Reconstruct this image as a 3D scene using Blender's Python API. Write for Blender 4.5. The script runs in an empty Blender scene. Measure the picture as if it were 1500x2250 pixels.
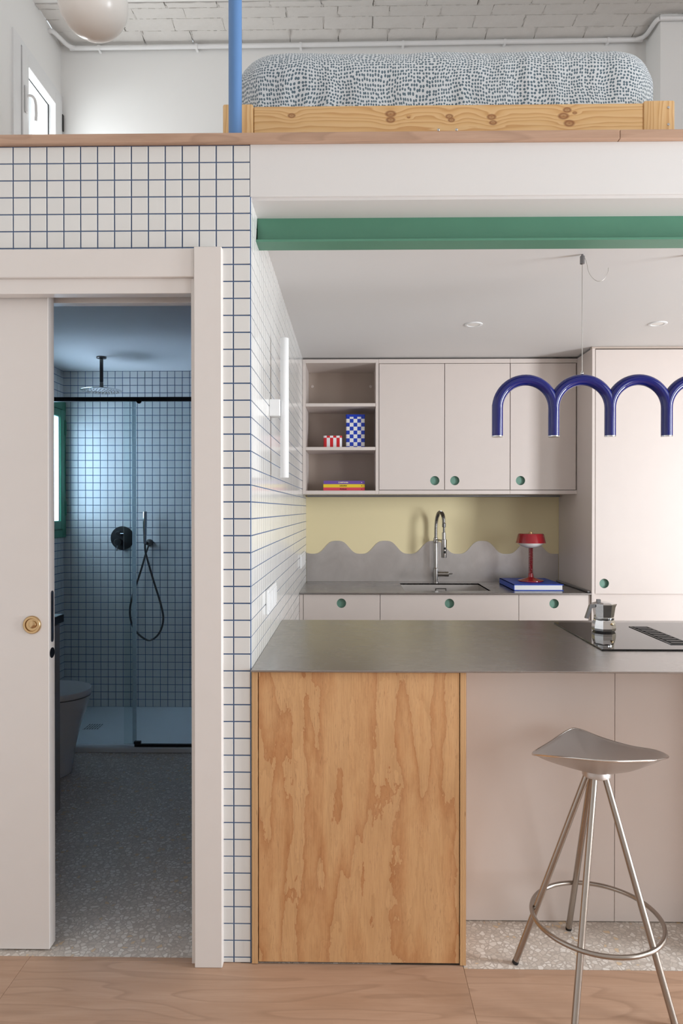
import bpy, bmesh, math, random
from mathutils import Vector, Matrix, noise
PI = math.pi
R = random.Random(7)
sc = bpy.context.scene
C = sc.collection

# ------------------------------------------------------------------ camera
EYE = 1.393
cam_d = bpy.data.cameras.new('camera'); cam = bpy.data.objects.new('camera', cam_d); C.objects.link(cam)
cam.location = (0, 0, EYE)
YAW, PITCH = 22 / 1500, 0.006
cam.rotation_euler = (PI / 2 - PITCH, 0, YAW)
cam_d.sensor_fit = 'VERTICAL'; cam_d.sensor_height = 36; cam_d.lens = 36 * 1500 / 2250
cam_d.shift_x = 0.0; cam_d.shift_y = (1128 - 1125) / 2250
cam_d.clip_start = 0.02
sc.camera = cam
# ------------------------------------------------------------------ view, world, daylight
sc.view_settings.view_transform = 'Standard'; sc.view_settings.look = 'None'
sc.view_settings.gamma = 1.0; sc.view_settings.use_curve_mapping = False
sc.view_settings.exposure = -0.48
W = bpy.data.worlds.new('sky'); sc.world = W; W.use_nodes = True
W.node_tree.nodes['Background'].inputs[0].default_value = (0.86, 0.93, 1.0, 1)
W.node_tree.nodes['Background'].inputs[1].default_value = 1.6

def window_light(name, loc, aim, w, h, power, col):
    d = bpy.data.lights.new(name, 'AREA'); d.shape = 'RECTANGLE'; d.size = w; d.size_y = h
    d.energy = power; d.color = col
    o = bpy.data.objects.new(name, d); C.objects.link(o); o.location = loc
    o.rotation_euler = Vector(aim).to_track_quat('-Z', 'Y').to_euler()
    return o
# daylight through the windows of the flat (one area light in each window opening)
window_light('daylight_living', (3.93, 1.40, 1.30), (-1, 0.15, 0), 0.7, 2.1, 215, (0.89, 0.945, 1.0))
window_light('daylight_living_near', (3.93, -1.0, 1.30), (-1, 0.45, 0), 1.5, 2.1, 76, (0.91, 0.955, 1.0))
window_light('daylight_living_high', (3.93, 0.3, 3.5), (-1, 0.1, -0.1), 3.0, 1.1, 36, (0.92, 0.96, 1.0))
window_light('daylight_loft', (-2.12, 4.36, 3.5), (1, -0.15, 0.3), 0.42, 1.1, 25, (0.95, 0.975, 1.0))
window_light('daylight_bathroom', (-2.3, 4.29, 1.68), (1, 0.12, 0), 0.66, 0.84, 36, (0.69, 0.80, 1.0))

# ------------------------------------------------------------------ helpers
def lin(r, g, b):
    f = lambda c: (c / 255 / 12.92) if c / 255 <= 0.04045 else ((c / 255 + 0.055) / 1.055) ** 2.4
    return (f(r), f(g), f(b), 1)

WLOC = {}
def wl(o): return WLOC.get(o.name, Vector((0, 0, 0))) if o is not None else Vector((0, 0, 0))

def thing(name, label, cat, loc=(0, 0, 0), group=None, kind=None):
    o = bpy.data.objects.new(name, None); C.objects.link(o); o.location = loc
    o.empty_display_size = 0.05
    WLOC[o.name] = Vector(loc)
    return tag(o, label, cat, group, kind)

def tag(o, label=None, cat=None, group=None, kind=None):
    if label: o['label'] = label
    if cat: o['category'] = cat
    if group: o['group'] = group
    if kind: o['kind'] = kind
    return o

def obj(name, bm, m, parent=None, smooth=None, label=None):
    """links the bmesh (in world coordinates) as ONE mesh object, its origin at its own middle"""
    bmesh.ops.recalc_face_normals(bm, faces=bm.faces)
    lo = Vector((min(v.co.x for v in bm.verts), min(v.co.y for v in bm.verts), min(v.co.z for v in bm.verts)))
    hi = Vector((max(v.co.x for v in bm.verts), max(v.co.y for v in bm.verts), max(v.co.z for v in bm.verts)))
    c = (lo + hi) / 2
    for v in bm.verts: v.co -= c
    me = bpy.data.meshes.new(name); bm.to_mesh(me); bm.free()
    for mm in (m if isinstance(m, (list, tuple)) else [m]): me.materials.append(mm)
    if smooth is not None:
        me.shade_smooth(); me.set_sharp_from_angle(angle=math.radians(smooth))
    o = bpy.data.objects.new(name, me); C.objects.link(o)
    o.location = c - wl(parent)
    WLOC[o.name] = c
    if parent is not None: o.parent = parent
    if label: o['label'] = label
    return o

def struct(name, bm, m, label, cat, smooth=None):
    o = obj(name, bm, m, None, smooth); return tag(o, label, cat, None, 'structure')

def BM(): return bmesh.new()

def box(bm, x0, x1, y0, y1, z0, z1, bev=0.0, seg=1, mi=0):
    v = [bm.verts.new(p) for p in ((x0, y0, z0), (x1, y0, z0), (x1, y1, z0), (x0, y1, z0), (x0, y0, z1), (x1, y0, z1), (x1, y1, z1), (x0, y1, z1))]
    f = [bm.faces.new([v[i] for i in q]) for q in ((0, 3, 2, 1), (4, 5, 6, 7), (0, 1, 5, 4), (1, 2, 6, 5), (2, 3, 7, 6), (3, 0, 4, 7))]
    for q in f: q.material_index = mi
    if bev:
        es = list({e for q in f for e in q.edges})
        bmesh.ops.bevel(bm, geom=es, offset=bev, segments=seg, profile=0.5, affect='EDGES')
    return bm

def bx(*a, **k): return box(BM(), *a, **k)

def ring_faces(bm, rings, closed=True, cap0=False, cap1=False):
    n = len(rings[0])
    for a, b in zip(rings, rings[1:]):
        for i in range(n if closed else n - 1):
            j = (i + 1) % n
            bm.faces.new((a[i], a[j], b[j], b[i]))
    if cap0: bm.faces.new(list(reversed(rings[0])))
    if cap1: bm.faces.new(rings[-1])

def lathe(bm, prof, cx, cy, seg=32, axis='Z', cz=0.0, cap=True, rot=0.0):
    """prof: list of (radius, height along the axis)"""
    rings = []
    for r, h in prof:
        ring = []
        for i in range(seg):
            a = 2 * PI * i / seg + rot
            u, w = r * math.cos(a), r * math.sin(a)
            p = {'Z': (cx + u, cy + w, cz + h), 'Y': (cx + u, cy + h, cz + w), 'X': (cx + h, cy + u, cz + w)}[axis]
            ring.append(bm.verts.new(p))
        rings.append(ring)
    ring_faces(bm, rings, True, cap, cap)
    return bm

def tube(bm, pts, r, seg=12, closed=False, cap=True):
    pts = [Vector(p) for p in pts]; n = len(pts)
    rr = r if isinstance(r, (list, tuple)) else [r] * n
    tang = []
    for i in range(n):
        if closed: t = pts[(i + 1) % n] - pts[i - 1]
        else: t = pts[min(i + 1, n - 1)] - pts[max(i - 1, 0)]
        tang.append(t.normalized())
    up = Vector((0, 0, 1)) if abs(tang[0].z) < 0.9 else Vector((0, 1, 0))
    nrm = (up - tang[0] * up.dot(tang[0])).normalized()
    rings = []
    for i in range(n):
        nrm = (nrm - tang[i] * nrm.dot(tang[i])).normalized()
        b = tang[i].cross(nrm)
        rings.append([bm.verts.new(pts[i] + (nrm * math.cos(2 * PI * k / seg) + b * math.sin(2 * PI * k / seg)) * rr[i]) for k in range(seg)])
    if closed:
        rings.append(rings[0]); ring_faces(bm, rings)
    else: ring_faces(bm, rings, True, cap, cap)
    return bm

def spline(pts, n=8, closed=False):
    P = [Vector(p) for p in pts]; out = []; m = len(P)
    for i in range(m if closed else m - 1):
        p0 = P[(i - 1) % m] if (closed or i > 0) else P[0] * 2 - P[1]
        p1, p2 = P[i], P[(i + 1) % m]
        p3 = P[(i + 2) % m] if (closed or i + 2 < m) else P[-1] * 2 - P[-2]
        for k in range(n):
            t = k / n
            out.append(0.5 * (2 * p1 + (p2 - p0) * t + (2 * p0 - 5 * p1 + 4 * p2 - p3) * t * t + (3 * p1 - p0 - 3 * p2 + p3) * t ** 3))
    if not closed: out.append(P[-1])
    return out

def prism(bm, poly, y0, y1, plane='XZ'):
    """extrudes a 2D outline; plane XZ goes along y, XY along z, YZ along x"""
    mk = {'XZ': lambda u, w, t: (u, t, w), 'XY': lambda u, w, t: (u, w, t), 'YZ': lambda u, w, t: (t, u, w)}[plane]
    a = [bm.verts.new(mk(u, w, y0)) for u, w in poly]; b = [bm.verts.new(mk(u, w, y1)) for u, w in poly]
    ring_faces(bm, [a, b]); fa = bm.faces.new(list(reversed(a))); fb = bm.faces.new(b)
    if len(poly) > 4: bmesh.ops.triangulate(bm, faces=[fa, fb])
    return bm

def holed_panel(bm, x0, x1, z0, z1, y0, y1, holes, seg=28):
    """panel in the XZ plane with round holes (cx, cz, r)"""
    tmp = []
    for y in (y0, y1):
        loops = [[bm.verts.new((x, y, z)) for x, z in ((x0, z0), (x1, z0), (x1, z1), (x0, z1))]]
        for cx, cz, r in holes:
            loops.append([bm.verts.new((cx + r * math.cos(2 * PI * k / seg), y, cz + r * math.sin(2 * PI * k / seg))) for k in range(seg)])
        es = [bm.edges.new((l[i], l[(i + 1) % len(l)])) for l in loops for i in range(len(l))]
        bmesh.ops.triangle_fill(bm, use_beauty=True, use_dissolve=False, edges=es)
        tmp.append(loops)
    for la, lb in zip(*tmp): ring_faces(bm, [la, lb])
    return bm

def rrect(x0, x1, y0, y1, r, n=5):
    out = []
    for cx, cy, a0 in ((x1 - r, y1 - r, 0), (x0 + r, y1 - r, PI / 2), (x0 + r, y0 + r, PI), (x1 - r, y0 + r, 1.5 * PI)):
        for k in range(n + 1):
            a = a0 + k * PI / 2 / n; out.append((cx + r * math.cos(a), cy + r * math.sin(a)))
    return out

def copy_part(src, parent, world):
    o = src.copy(); C.objects.link(o); o.parent = parent; o.location = Vector(world) - wl(parent); WLOC[o.name] = Vector(world); return o

# ------------------------------------------------------------------ materials
class NT:
    def __init__(s, name):
        s.m = bpy.data.materials.new(name); s.m.use_nodes = True; s.t = s.m.node_tree
        s.b = s.t.nodes['Principled BSDF']
    def n(s, ty, ins=None, **at):
        nd = s.t.nodes.new('ShaderNode' + ty)
        for k, v in at.items(): setattr(nd, k, v)
        for k, v in (ins or {}).items():
            sk = nd.inputs[k]
            if isinstance(v, bpy.types.NodeSocket): s.t.links.new(v, sk)
            else: sk.default_value = v
        return nd
    def math(s, op, a, b=0.0, c=0.0):
        return s.n('Math', {0: a, 1: b, 2: c}, operation=op).outputs[0]
    def ramp(s, fac, stops, interp='LINEAR'):
        nd = s.n('ValToRGB', {0: fac}); e = nd.color_ramp.elements; nd.color_ramp.interpolation = interp
        while len(e) < len(stops): e.new(0.5)
        for el, (p, c) in zip(e, stops): el.position = p; el.color = c
        return nd.outputs[0]
    def mix(s, f, a, b, mode='MIX'):
        nd = s.n('Mix', {0: f}, data_type='RGBA', blend_type=mode)
        for k, v in ((6, a), (7, b)):
            if isinstance(v, bpy.types.NodeSocket): s.t.links.new(v, nd.inputs[k])
            else: nd.inputs[k].default_value = v
        return nd.outputs[2]
    def coord(s, scale=(1, 1, 1), which='Object', off=None):
        v = s.n('TexCoord').outputs[which]
        if off is not None: v = s.n('VectorMath', {0: v, 1: off}, operation='ADD').outputs[0]
        return s.n('Mapping', {0: v, 3: scale}).outputs[0]
    def noise(s, vec, scale, detail=4.0, rough=0.55, dist=0.0):
        return s.n('TexNoise', {'Vector': vec, 'Scale': scale, 'Detail': detail, 'Roughness': rough, 'Distortion': dist}).outputs[0]
    def set(s, **k):
        for n_, v in k.items():
            sk = s.b.inputs[n_.replace('_', ' ')]
            if isinstance(v, bpy.types.NodeSocket): s.t.links.new(v, sk)
            else: sk.default_value = v
        return s
    def bump(s, h, strength=0.2, dist=0.002):
        s.t.links.new(s.n('Bump', {'Strength': strength, 'Distance': dist, 'Height': h}).outputs[0], s.b.inputs['Normal']); return s

def plain(name, rgb, rough=0.5, metal=0.0, grain=0.02, **kw):
    s = NT(name); c = lin(*rgb)
    nz = s.noise(s.coord(), 9.0, 3)
    col = s.mix(nz, tuple(x * (1 - grain) for x in c[:3]) + (1,), tuple(min(1, x * (1 + grain)) for x in c[:3]) + (1,))
    s.set(Base_Color=col, Roughness=rough, Metallic=metal, **kw)
    return s.m

def paint(name, rgb, rough=0.7, scale=220.0, strength=0.06):
    s = NT(name); c = lin(*rgb)
    s.set(Base_Color=s.mix(s.noise(s.coord(), 2.5, 3), tuple(x * 0.98 for x in c[:3]) + (1,), c), Roughness=rough)
    s.bump(s.noise(s.coord(), scale, 2), strength, 0.001); return s.m

M = {}
M['white'] = paint('white_plaster', (243, 242, 240))
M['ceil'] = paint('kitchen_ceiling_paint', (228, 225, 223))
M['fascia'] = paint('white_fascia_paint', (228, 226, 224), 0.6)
M['yellow'] = paint('pale_yellow_paint', (241, 225, 180), 0.65)
M['lacquer'] = plain('white_lacquered_wood', (227, 220, 215), 0.35)
M['cabinet'] = plain('rosy_beige_laminate', (217, 205, 198), 0.42)
M['cabinet_shaded'] = plain('shaded_beige_laminate', (188, 172, 160), 0.5)  # cabinet laminate again, darkened to paint in the shade of the shelf back
M['greenm'] = plain('sage_green_paint', (112, 150, 134), 0.5)
M['green'] = plain('green_steel_paint', (86, 140, 116), 0.38, grain=0.06)
M['greenw'] = plain('green_window_paint', (60, 130, 100), 0.4)
M['blue'] = plain('light_blue_steel_paint', (94, 136, 188), 0.42)
M['cobalt'] = plain('cobalt_gloss_enamel', (16, 24, 106), 0.12, Coat_Weight=0.25, Coat_Roughness=0.05)
M['black'] = plain('matt_black_metal', (14, 14, 17), 0.4)
M['blackm'] = plain('black_slat_metal', (30, 30, 32), 0.35, 0.6)
M['blackglass'] = plain('black_ceramic_glass', (22, 20, 20), 0.03, grain=0, IOR=1.6)
M['chrome'] = plain('polished_steel', (205, 205, 205), 0.12, 1.0)
M['alum'] = plain('polished_aluminium', (225, 225, 226), 0.09, 1.0)
M['alum_matt'] = plain('matt_grey_metal', (140, 140, 142), 0.32, 1.0)
M['nickel'] = plain('brushed_nickel', (168, 164, 160), 0.24, 1.0)
M['gun'] = plain('dark_brushed_nickel', (108, 106, 104), 0.28, 1.0)
M['brass'] = plain('brushed_brass', (198, 168, 126), 0.25, 1.0)
M['red'] = plain('deep_red_gloss_paint', (150, 12, 28), 0.14, Coat_Weight=0.5, Coat_Roughness=0.05)
M['opal'] = plain('opal_white_glass', (240, 236, 230), 0.25, grain=0)
M['porcelain'] = plain('white_porcelain', (205, 205, 205), 0.12)
M['plastic'] = plain('white_plastic', (236, 236, 236), 0.35)
M['cover'] = plain('royal_blue_book_cloth', (22, 70, 180), 0.45)
M['paper'] = plain('book_pages', (232, 230, 228), 0.8)
M['purple'] = plain('purple_book_cover', (108, 74, 158), 0.5)
M['yellowb'] = plain('yellow_book_cover', (236, 204, 44), 0.5)
M['redb'] = plain('coral_red_book_cover', (226, 74, 90), 0.5)
M['ink'] = plain('dark_ink', (40, 26, 24), 0.6)
M['inkw'] = plain('pale_ink', (238, 226, 200), 0.6)
M['darkgap'] = plain('dark_gap', (38, 32, 30), 0.8)
M['grout'] = plain('blue_grout', (82, 106, 144), 0.85, grain=0.08)
M['mortar'] = paint('painted_mortar', (205, 201, 196), 0.85, 90, 0.5)
M['tray'] = plain('white_stone_resin', (214, 216, 218), 0.55)
M['grey_lac'] = plain('grey_lacquer', (150, 143, 136), 0.4)
M['cable'] = plain('steel_wire', (190, 186, 180), 0.35, 0.6)

def tile_mat(name, rgb, island):
    s = NT(name); c = lin(*rgb)
    rnd = s.n('NewGeometry').outputs['Random Per Island'] if island else s.n('ObjectInfo').outputs['Random']
    s.set(Base_Color=s.mix(rnd, tuple(x * 0.955 for x in c[:3]) + (1,), c), Roughness=0.13, IOR=1.5)
    s.bump(s.noise(s.coord(), 16, 2), 0.05, 0.004); return s.m
M['tile'] = tile_mat('glossy_white_tile', (228, 227, 224), False)
M['tiles'] = tile_mat('glossy_white_tiles', (228, 227, 224), True)

def glass(name, tint, gloss=0.5):
    s = NT(name); s.t.nodes.remove(s.b)
    out = s.t.nodes['Material Output']
    tr = s.n('BsdfTransparent', {0: tint}); gl = s.n('BsdfGlossy', {0: (1, 1, 1, 1), 'Roughness': 0.02})
    fr = s.n('Fresnel', {0: 1.45})
    f = s.math('MULTIPLY', fr.outputs[0], gloss)
    mx = s.n('MixShader', {0: f, 1: tr.outputs[0], 2: gl.outputs[0]})
    s.t.links.new(mx.outputs[0], out.inputs[0]); return s.m
M['glass'] = glass('clear_glass', (0.97, 0.985, 0.98, 1))
def frost():
    s = NT('frosted_window_glass'); s.t.nodes.remove(s.b)
    a = s.n('BsdfTransparent', {0: (0.95, 0.98, 1, 1)}); b = s.n('BsdfTranslucent', {0: (0.62, 0.72, 0.78, 1)})
    m1 = s.n('MixShader', {0: 0.5, 1: a.outputs[0], 2: b.outputs[0]})
    s.t.links.new(m1.outputs[0], s.t.nodes['Material Output'].inputs[0]); return s.m
M['frost'] = frost()
M['showerglass'] = glass('faint_green_shower_glass', (0.93, 0.965, 0.965, 1), 0.6)
def seal_m():
    s = NT('translucent_edge_seal'); s.t.nodes.remove(s.b)
    a = s.n('BsdfTransparent', {0: (0.85, 0.92, 0.95, 1)}); b = s.n('BsdfTranslucent', {0: (0.85, 0.9, 0.93, 1)}); d = s.n('BsdfDiffuse', {0: (0.8, 0.86, 0.9, 1)})
    m1 = s.n('MixShader', {0: 0.5, 1: b.outputs[0], 2: d.outputs[0]}); m2 = s.n('MixShader', {0: 0.6, 1: a.outputs[0], 2: m1.outputs[0]})
    s.t.links.new(m2.outputs[0], s.t.nodes['Material Output'].inputs[0]); return s.m
M['seal'] = seal_m()

def steel(name, rgb, rough, axis_scale, smudge=0.12):
    s = NT(name); c = lin(*rgb)
    fine = s.noise(s.coord(axis_scale), 30, 3)
    cloud = s.noise(s.coord(), 5, 5, 0.6, 0.6)
    s.set(Base_Color=s.mix(cloud, tuple(x * (1 - smudge) for x in c[:3]) + (1,), tuple(min(1, x * (1 + smudge)) for x in c[:3]) + (1,)), Metallic=1.0,
          Roughness=s.math('ADD', s.math('MULTIPLY', s.math('ADD', fine, cloud), 0.10 if smudge > 0.1 else 0.03), rough - (0.1 if smudge > 0.1 else 0.03)))
    s.bump(fine, 0.03, 0.0005); return s.m
M['worktop'] = steel('brushed_steel_worktop', (170, 168, 167), 0.27, (0.6, 30, 30), 0.05)
M['splash'] = steel('brushed_steel_splashback', (194, 190, 188), 0.36, (0.8, 20, 12), 0.30)
M['rimm'] = plain('burnished_aluminium_rim', (214, 208, 202), 0.22, 1.0)
M['sinkm'] = steel('satin_steel_basin', (205, 200, 196), 0.5, (1, 20, 20), 0.05)
M['seat'] = steel('satin_cast_aluminium', (198, 190, 185), 0.38, (1, 1, 1), 0.04); M['seat'].node_tree.nodes['Principled BSDF'].inputs['Metallic'].default_value = 0.72
M['leg'] = steel('satin_steel_tube', (168, 160, 152), 0.26, (20, 20, 0.6), 0.05)

def oak(name, light, dark, axis):
    s = NT(name)
    rnd = s.n('ObjectInfo').outputs['Random']
    off = s.n('CombineXYZ', {0: s.math('MULTIPLY', rnd, 37.0), 1: s.math('MULTIPLY', rnd, 11.0), 2: 0.0}).outputs[0]
    st = (1.3, 9, 9) if axis == 'X' else (9, 1.3, 9)
    v = s.coord(st, off=off)
    big = s.noise(v, 1.7, 5, 0.6, 0.7)
    rings = s.math('FRACT', s.math('MULTIPLY', s.noise(v, 0.75, 2, 0.5, 0.3), 9.0))
    st2 = (5, 190, 190) if axis == 'X' else (190, 5, 190)
    fine = s.noise(s.coord(st2, off=off), 1.6, 3, 0.6)
    c = s.ramp(big, [(0.25, lin(*dark)), (0.7, lin(*light))])
    c = s.mix(s.math('MULTIPLY', s.ramp(rings, [(0.0, (0, 0, 0, 1)), (0.75, (0.25, 0.25, 0.25, 1)), (0.93, (1, 1, 1, 1)), (1.0, (0, 0, 0, 1))]), 0.45), c, tuple(x * 0.72 for x in lin(*dark)[:3]) + (1,))
    c = s.mix(s.math('MULTIPLY', s.ramp(fine, [(0.45, (0, 0, 0, 1)), (0.75, (1, 1, 1, 1))]), 0.22), c, tuple(x * 0.7 for x in lin(*dark)[:3]) + (1,))
    c = s.mix(1.0, c, s.ramp(rnd, [(0, (0.96, 0.96, 0.96, 1)), (1, (1.0, 1.0, 1.0, 1))]), 'MULTIPLY')
    s.set(Base_Color=c, Roughness=0.42); s.bump(fine, 0.08, 0.001); return s.m
M['oak'] = oak('pinkish_oak_floorboard', (196, 161, 136), (177, 141, 115), 'X')
M['oak_edge'] = oak('oak_edge_board', (202, 168, 144), (180, 145, 121), 'X')

def terrazzo():
    s = NT('beige_terrazzo'); v = s.n('VectorMath', {0: s.n('TexCoord').outputs['Object'], 1: s.n('VectorMath', {0: s.n('TexNoise', {'Vector': s.coord(), 'Scale': 60.0}).outputs[1], 1: (0.008, 0.008, 0.008)}, operation='MULTIPLY').outputs[0]}, operation='ADD').outputs[0]
    ve = s.n('TexVoronoi', {'Vector': v, 'Scale': 62.0}, feature='DISTANCE_TO_EDGE').outputs[0]
    vc = s.n('TexVoronoi', {'Vector': v, 'Scale': 62.0}, feature='F1').outputs[1]
    g = s.n('SeparateColor', {0: vc})
    chip = s.ramp(g.outputs[0], [(0.0, lin(204, 193, 182)), (0.25, lin(225, 217, 208)), (0.5, lin(213, 202, 191)), (0.8, lin(232, 225, 217)), (0.94, lin(216, 192, 160))], 'CONSTANT')
    mask = s.ramp(s.math('ADD', ve, s.math('MULTIPLY', g.outputs[1], -0.10)), [(0.0, (0, 0, 0, 1)), (0.04, (0, 0, 0, 1)), (0.075, (1, 1, 1, 1))])
    matrix = s.ramp(s.noise(s.coord(), 300, 2), [(0.3, lin(180, 168, 158)), (0.7, lin(200, 189, 178))])
    s.set(Base_Color=s.mix(mask, matrix, chip), Roughness=0.45); return s.m
M['terrazzo'] = terrazzo()

def plywood():
    s = NT('pine_plywood_face')
    warp = s.noise(s.coord((1.0, 1.0, 0.4)), 4.0, 6, 0.66, 0.3)
    jag = s.noise(s.coord((1, 1, 0.4)), 34, 4, 0.7)
    def layer(sc_, off, mult, kw, kj):
        f = s.math('ADD', s.noise(s.coord((1.0, 1.0, 0.13), off=(off, off, off)), sc_, 2, 0.5, 0.25), s.math('ADD', s.math('MULTIPLY', warp, kw), s.math('MULTIPLY', jag, kj)))
        return s.math('FRACT', s.math('MULTIPLY', f, mult))
    c = s.ramp(layer(7.0, 3.3, 5.2, 0.42, 0.07), [(0.0, lin(206, 160, 112)), (0.4, lin(214, 168, 119)), (0.75, lin(204, 153, 104)), (0.95, lin(190, 134, 86)), (0.985, lin(182, 124, 78)), (1.0, lin(212, 168, 120))])
    d = s.ramp(layer(11.0, 9.1, 6.5, 0.55, 0.10), [(0.0, (1, 1, 1, 1)), (0.6, (0.97, 0.96, 0.95, 1)), (0.93, (0.88, 0.85, 0.81, 1)), (0.97, (0.84, 0.80, 0.76, 1)), (1.0, (1, 1, 1, 1))])
    c = s.mix(0.75, c, d, 'MULTIPLY')
    mott = s.noise(s.coord((1, 1, 0.45)), 15, 5, 0.7)
    c = s.mix(s.math('MULTIPLY', s.ramp(mott, [(0.38, (0, 0, 0, 1)), (0.66, (1, 1, 1, 1))]), 0.30), c, lin(218, 174, 128))
    fib = s.noise(s.coord((330, 330, 11)), 1.0, 4, 0.72)
    c = s.mix(s.math('MULTIPLY', s.ramp(fib, [(0.46, (0, 0, 0, 1)), (0.70, (1, 1, 1, 1))]), 0.34), c, lin(160, 108, 66))
    speck = s.math('MULTIPLY', s.ramp(s.noise(s.coord((500, 500, 40)), 1.0, 2), [(0.60, (0, 0, 0, 1)), (0.68, (1, 1, 1, 1))]), s.ramp(mott, [(0.45, (0, 0, 0, 1)), (0.6, (1, 1, 1, 1))]))
    c = s.mix(s.math('MULTIPLY', speck, 0.40), c, lin(130, 84, 50))
    s.set(Base_Color=c, Roughness=0.5); s.bump(fib, 0.10, 0.001); return s.m
M['ply'] = plywood()

def ply_edge():
    s = NT('plywood_layered_edge')
    x = s.n('SeparateXYZ', {0: s.n('TexCoord').outputs['Object']}).outputs[0]
    w = s.math('MULTIPLY', s.math('SUBTRACT', s.noise(s.coord((1, 1, 1)), 22, 3), 0.5), 0.0025)
    l = s.math('FRACT', s.math('MULTIPLY', s.math('ADD', x, w), 1 / 0.0047))
    c = s.ramp(l, [(0.0, lin(226, 188, 138)), (0.45, lin(220, 180, 130)), (0.52, lin(166, 118, 76)), (0.95, lin(184, 138, 94)), (1.0, lin(226, 188, 138))])
    voids = s.ramp(s.noise(s.coord((260, 1, 16)), 1.0, 2), [(0.70, (0, 0, 0, 1)), (0.76, (1, 1, 1, 1))])
    s.set(Base_Color=s.mix(voids, c, lin(96, 60, 36)), Roughness=0.65); return s.m
M['ply_edge'] = ply_edge()

def pine(name, vertical, knots=()):
    s = NT(name)
    st = (1.6, 6, 14) if not vertical else (14, 6, 1.6)
    sep = s.n('SeparateXYZ', {0: s.n('TexCoord').outputs['Object']})
    bend, kmask = None, None
    for kx, kz, kr in knots:
        dx = s.math('MULTIPLY', s.math('SUBTRACT', sep.outputs[0], kx), 0.62); dz = s.math('SUBTRACT', sep.outputs[2], kz)
        d = s.math('SQRT', s.math('ADD', s.math('MULTIPLY', dx, dx), s.math('MULTIPLY', dz, dz)))
        k1 = s.ramp(s.math('DIVIDE', d, kr), [(0.0, (0.9, 0.9, 0.9, 1)), (0.28, (0.5, 0.5, 0.5, 1)), (0.62, (1, 1, 1, 1)), (0.95, (0, 0, 0, 1))])
        b1 = s.math('EXPONENT', s.math('MULTIPLY', s.math('MULTIPLY', d, d), -1 / (2.2 * kr) ** 2))
        kmask = k1 if kmask is None else s.math('MAXIMUM', kmask, k1); bend = b1 if bend is None else s.math('MAXIMUM', bend, b1)
    gsrc = s.noise(s.coord(st), 1.1, 3, 0.5, 0.2)
    across = sep.outputs[2] if not vertical else sep.outputs[0]
    g = s.math('ADD', s.math('MULTIPLY', across, 62.0), s.math('MULTIPLY', gsrc, 5.5))
    if bend is not None: g = s.math('ADD', g, s.math('MULTIPLY', bend, 1.2))
    l = s.math('FRACT', g)
    c = s.ramp(l, [(0.0, lin(238, 200, 146)), (0.55, lin(230, 186, 128)), (0.9, lin(208, 154, 96)), (1.0, lin(236, 196, 142))])
    c = s.mix(s.math('MULTIPLY', s.noise(s.coord((2, 2, 2)), 3, 3), 0.35), c, lin(232, 190, 134))
    if kmask is not None: c = s.mix(s.math('MULTIPLY', kmask, 0.85), c, lin(140, 82, 44))
    s.set(Base_Color=c, Roughness=0.48); return s.m
M['pine'] = pine('pine_rail_wood', False, [(0.145, 0.035, 0.012), (0.15, 0.016, 0.010), (0.005, 0.038, 0.010), (0.012, 0.026, 0.009), (-0.19, 0.048, 0.014), (-0.19, 0.028, 0.012), (0.395, 0.056, 0.011), (0.383, 0.036, 0.014), (0.402, 0.012, 0.014), (0.42, 0.046, 0.006), (-0.13, 0.036, 0.004), (-0.52, 0.045, 0.010)])
M['pine_v'] = pine('pine_post_wood', True)

def duvet():
    s = NT('dotted_cotton')
    uv = s.n('TexCoord').outputs['UV']
    n1 = s.n('TexNoise', {'Vector': uv, 'Scale': 5.5, 'Detail': 1.0}).outputs[1]
    wv = s.n('VectorMath', {0: s.n('VectorMath', {0: n1, 1: (0.5, 0.5, 0.5)}, operation='SUBTRACT').outputs[0], 1: (0.06, 0.06, 0)}, operation='MULTIPLY').outputs[0]
    v = s.n('VectorMath', {0: uv, 1: wv}, operation='ADD').outputs[0]
    v = s.n('Mapping', {0: v, 3: (1.12, 0.86, 1)}).outputs[0]
    d = s.n('TexVoronoi', {'Vector': v, 'Scale': 94.0, 'Randomness': 0.42}, voronoi_dimensions='2D', feature='F1', distance='MINKOWSKI' if False else 'EUCLIDEAN').outputs[0]
    dot = s.ramp(d, [(0.0, (1, 1, 1, 1)), (0.315, (1, 1, 1, 1)), (0.37, (0, 0, 0, 1))])
    s.set(Base_Color=s.mix(dot, lin(216, 221, 224), lin(92, 112, 124)), Roughness=0.9, Sheen_Weight=0.2)
    return s.m
M['duvet'] = duvet()

def stripes(name, x0, step, a, b):
    s = NT(name); x = s.n('SeparateXYZ', {0: s.n('TexCoord').outputs['Object']}).outputs[0]
    k = s.math('MODULO', s.math('FLOOR', s.math('DIVIDE', s.math('SUBTRACT', x, x0), step)), 2.0)
    s.set(Base_Color=s.mix(k, lin(*a), lin(*b)), Roughness=0.3); return s.m
M['stripe'] = stripes('red_white_stripes', -0.0585, 0.0205, (206, 24, 34), (236, 234, 236))
M['stripe_lid'] = stripes('white_red_stripes', -0.0585, 0.0205, (236, 234, 236), (206, 24, 34))
def checks():
    s = NT('blue_white_checks'); q = s.n('SeparateXYZ', {0: s.n('TexCoord').outputs['Object']})
    fx = s.math('FLOOR', s.math('DIVIDE', s.math('ADD', q.outputs[0], 0.252), 0.024))
    fy = s.math('FLOOR', s.math('DIVIDE', s.math('ADD', q.outputs[1], 0.252), 0.024))
    fz = s.math('FLOOR', s.math('DIVIDE', s.math('ADD', q.outputs[2], 0.0985 + 0.48), 0.0246))
    k = s.math('MODULO', s.math('ADD', s.math('ADD', fx, fy), fz), 2.0)
    s.set(Base_Color=s.mix(k, lin(232, 230, 230), lin(6, 52, 176)), Roughness=0.28); return s.m
M['check'] = checks()
M['tinblue'] = plain('cobalt_tin_paint', (6, 52, 176), 0.28)
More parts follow.
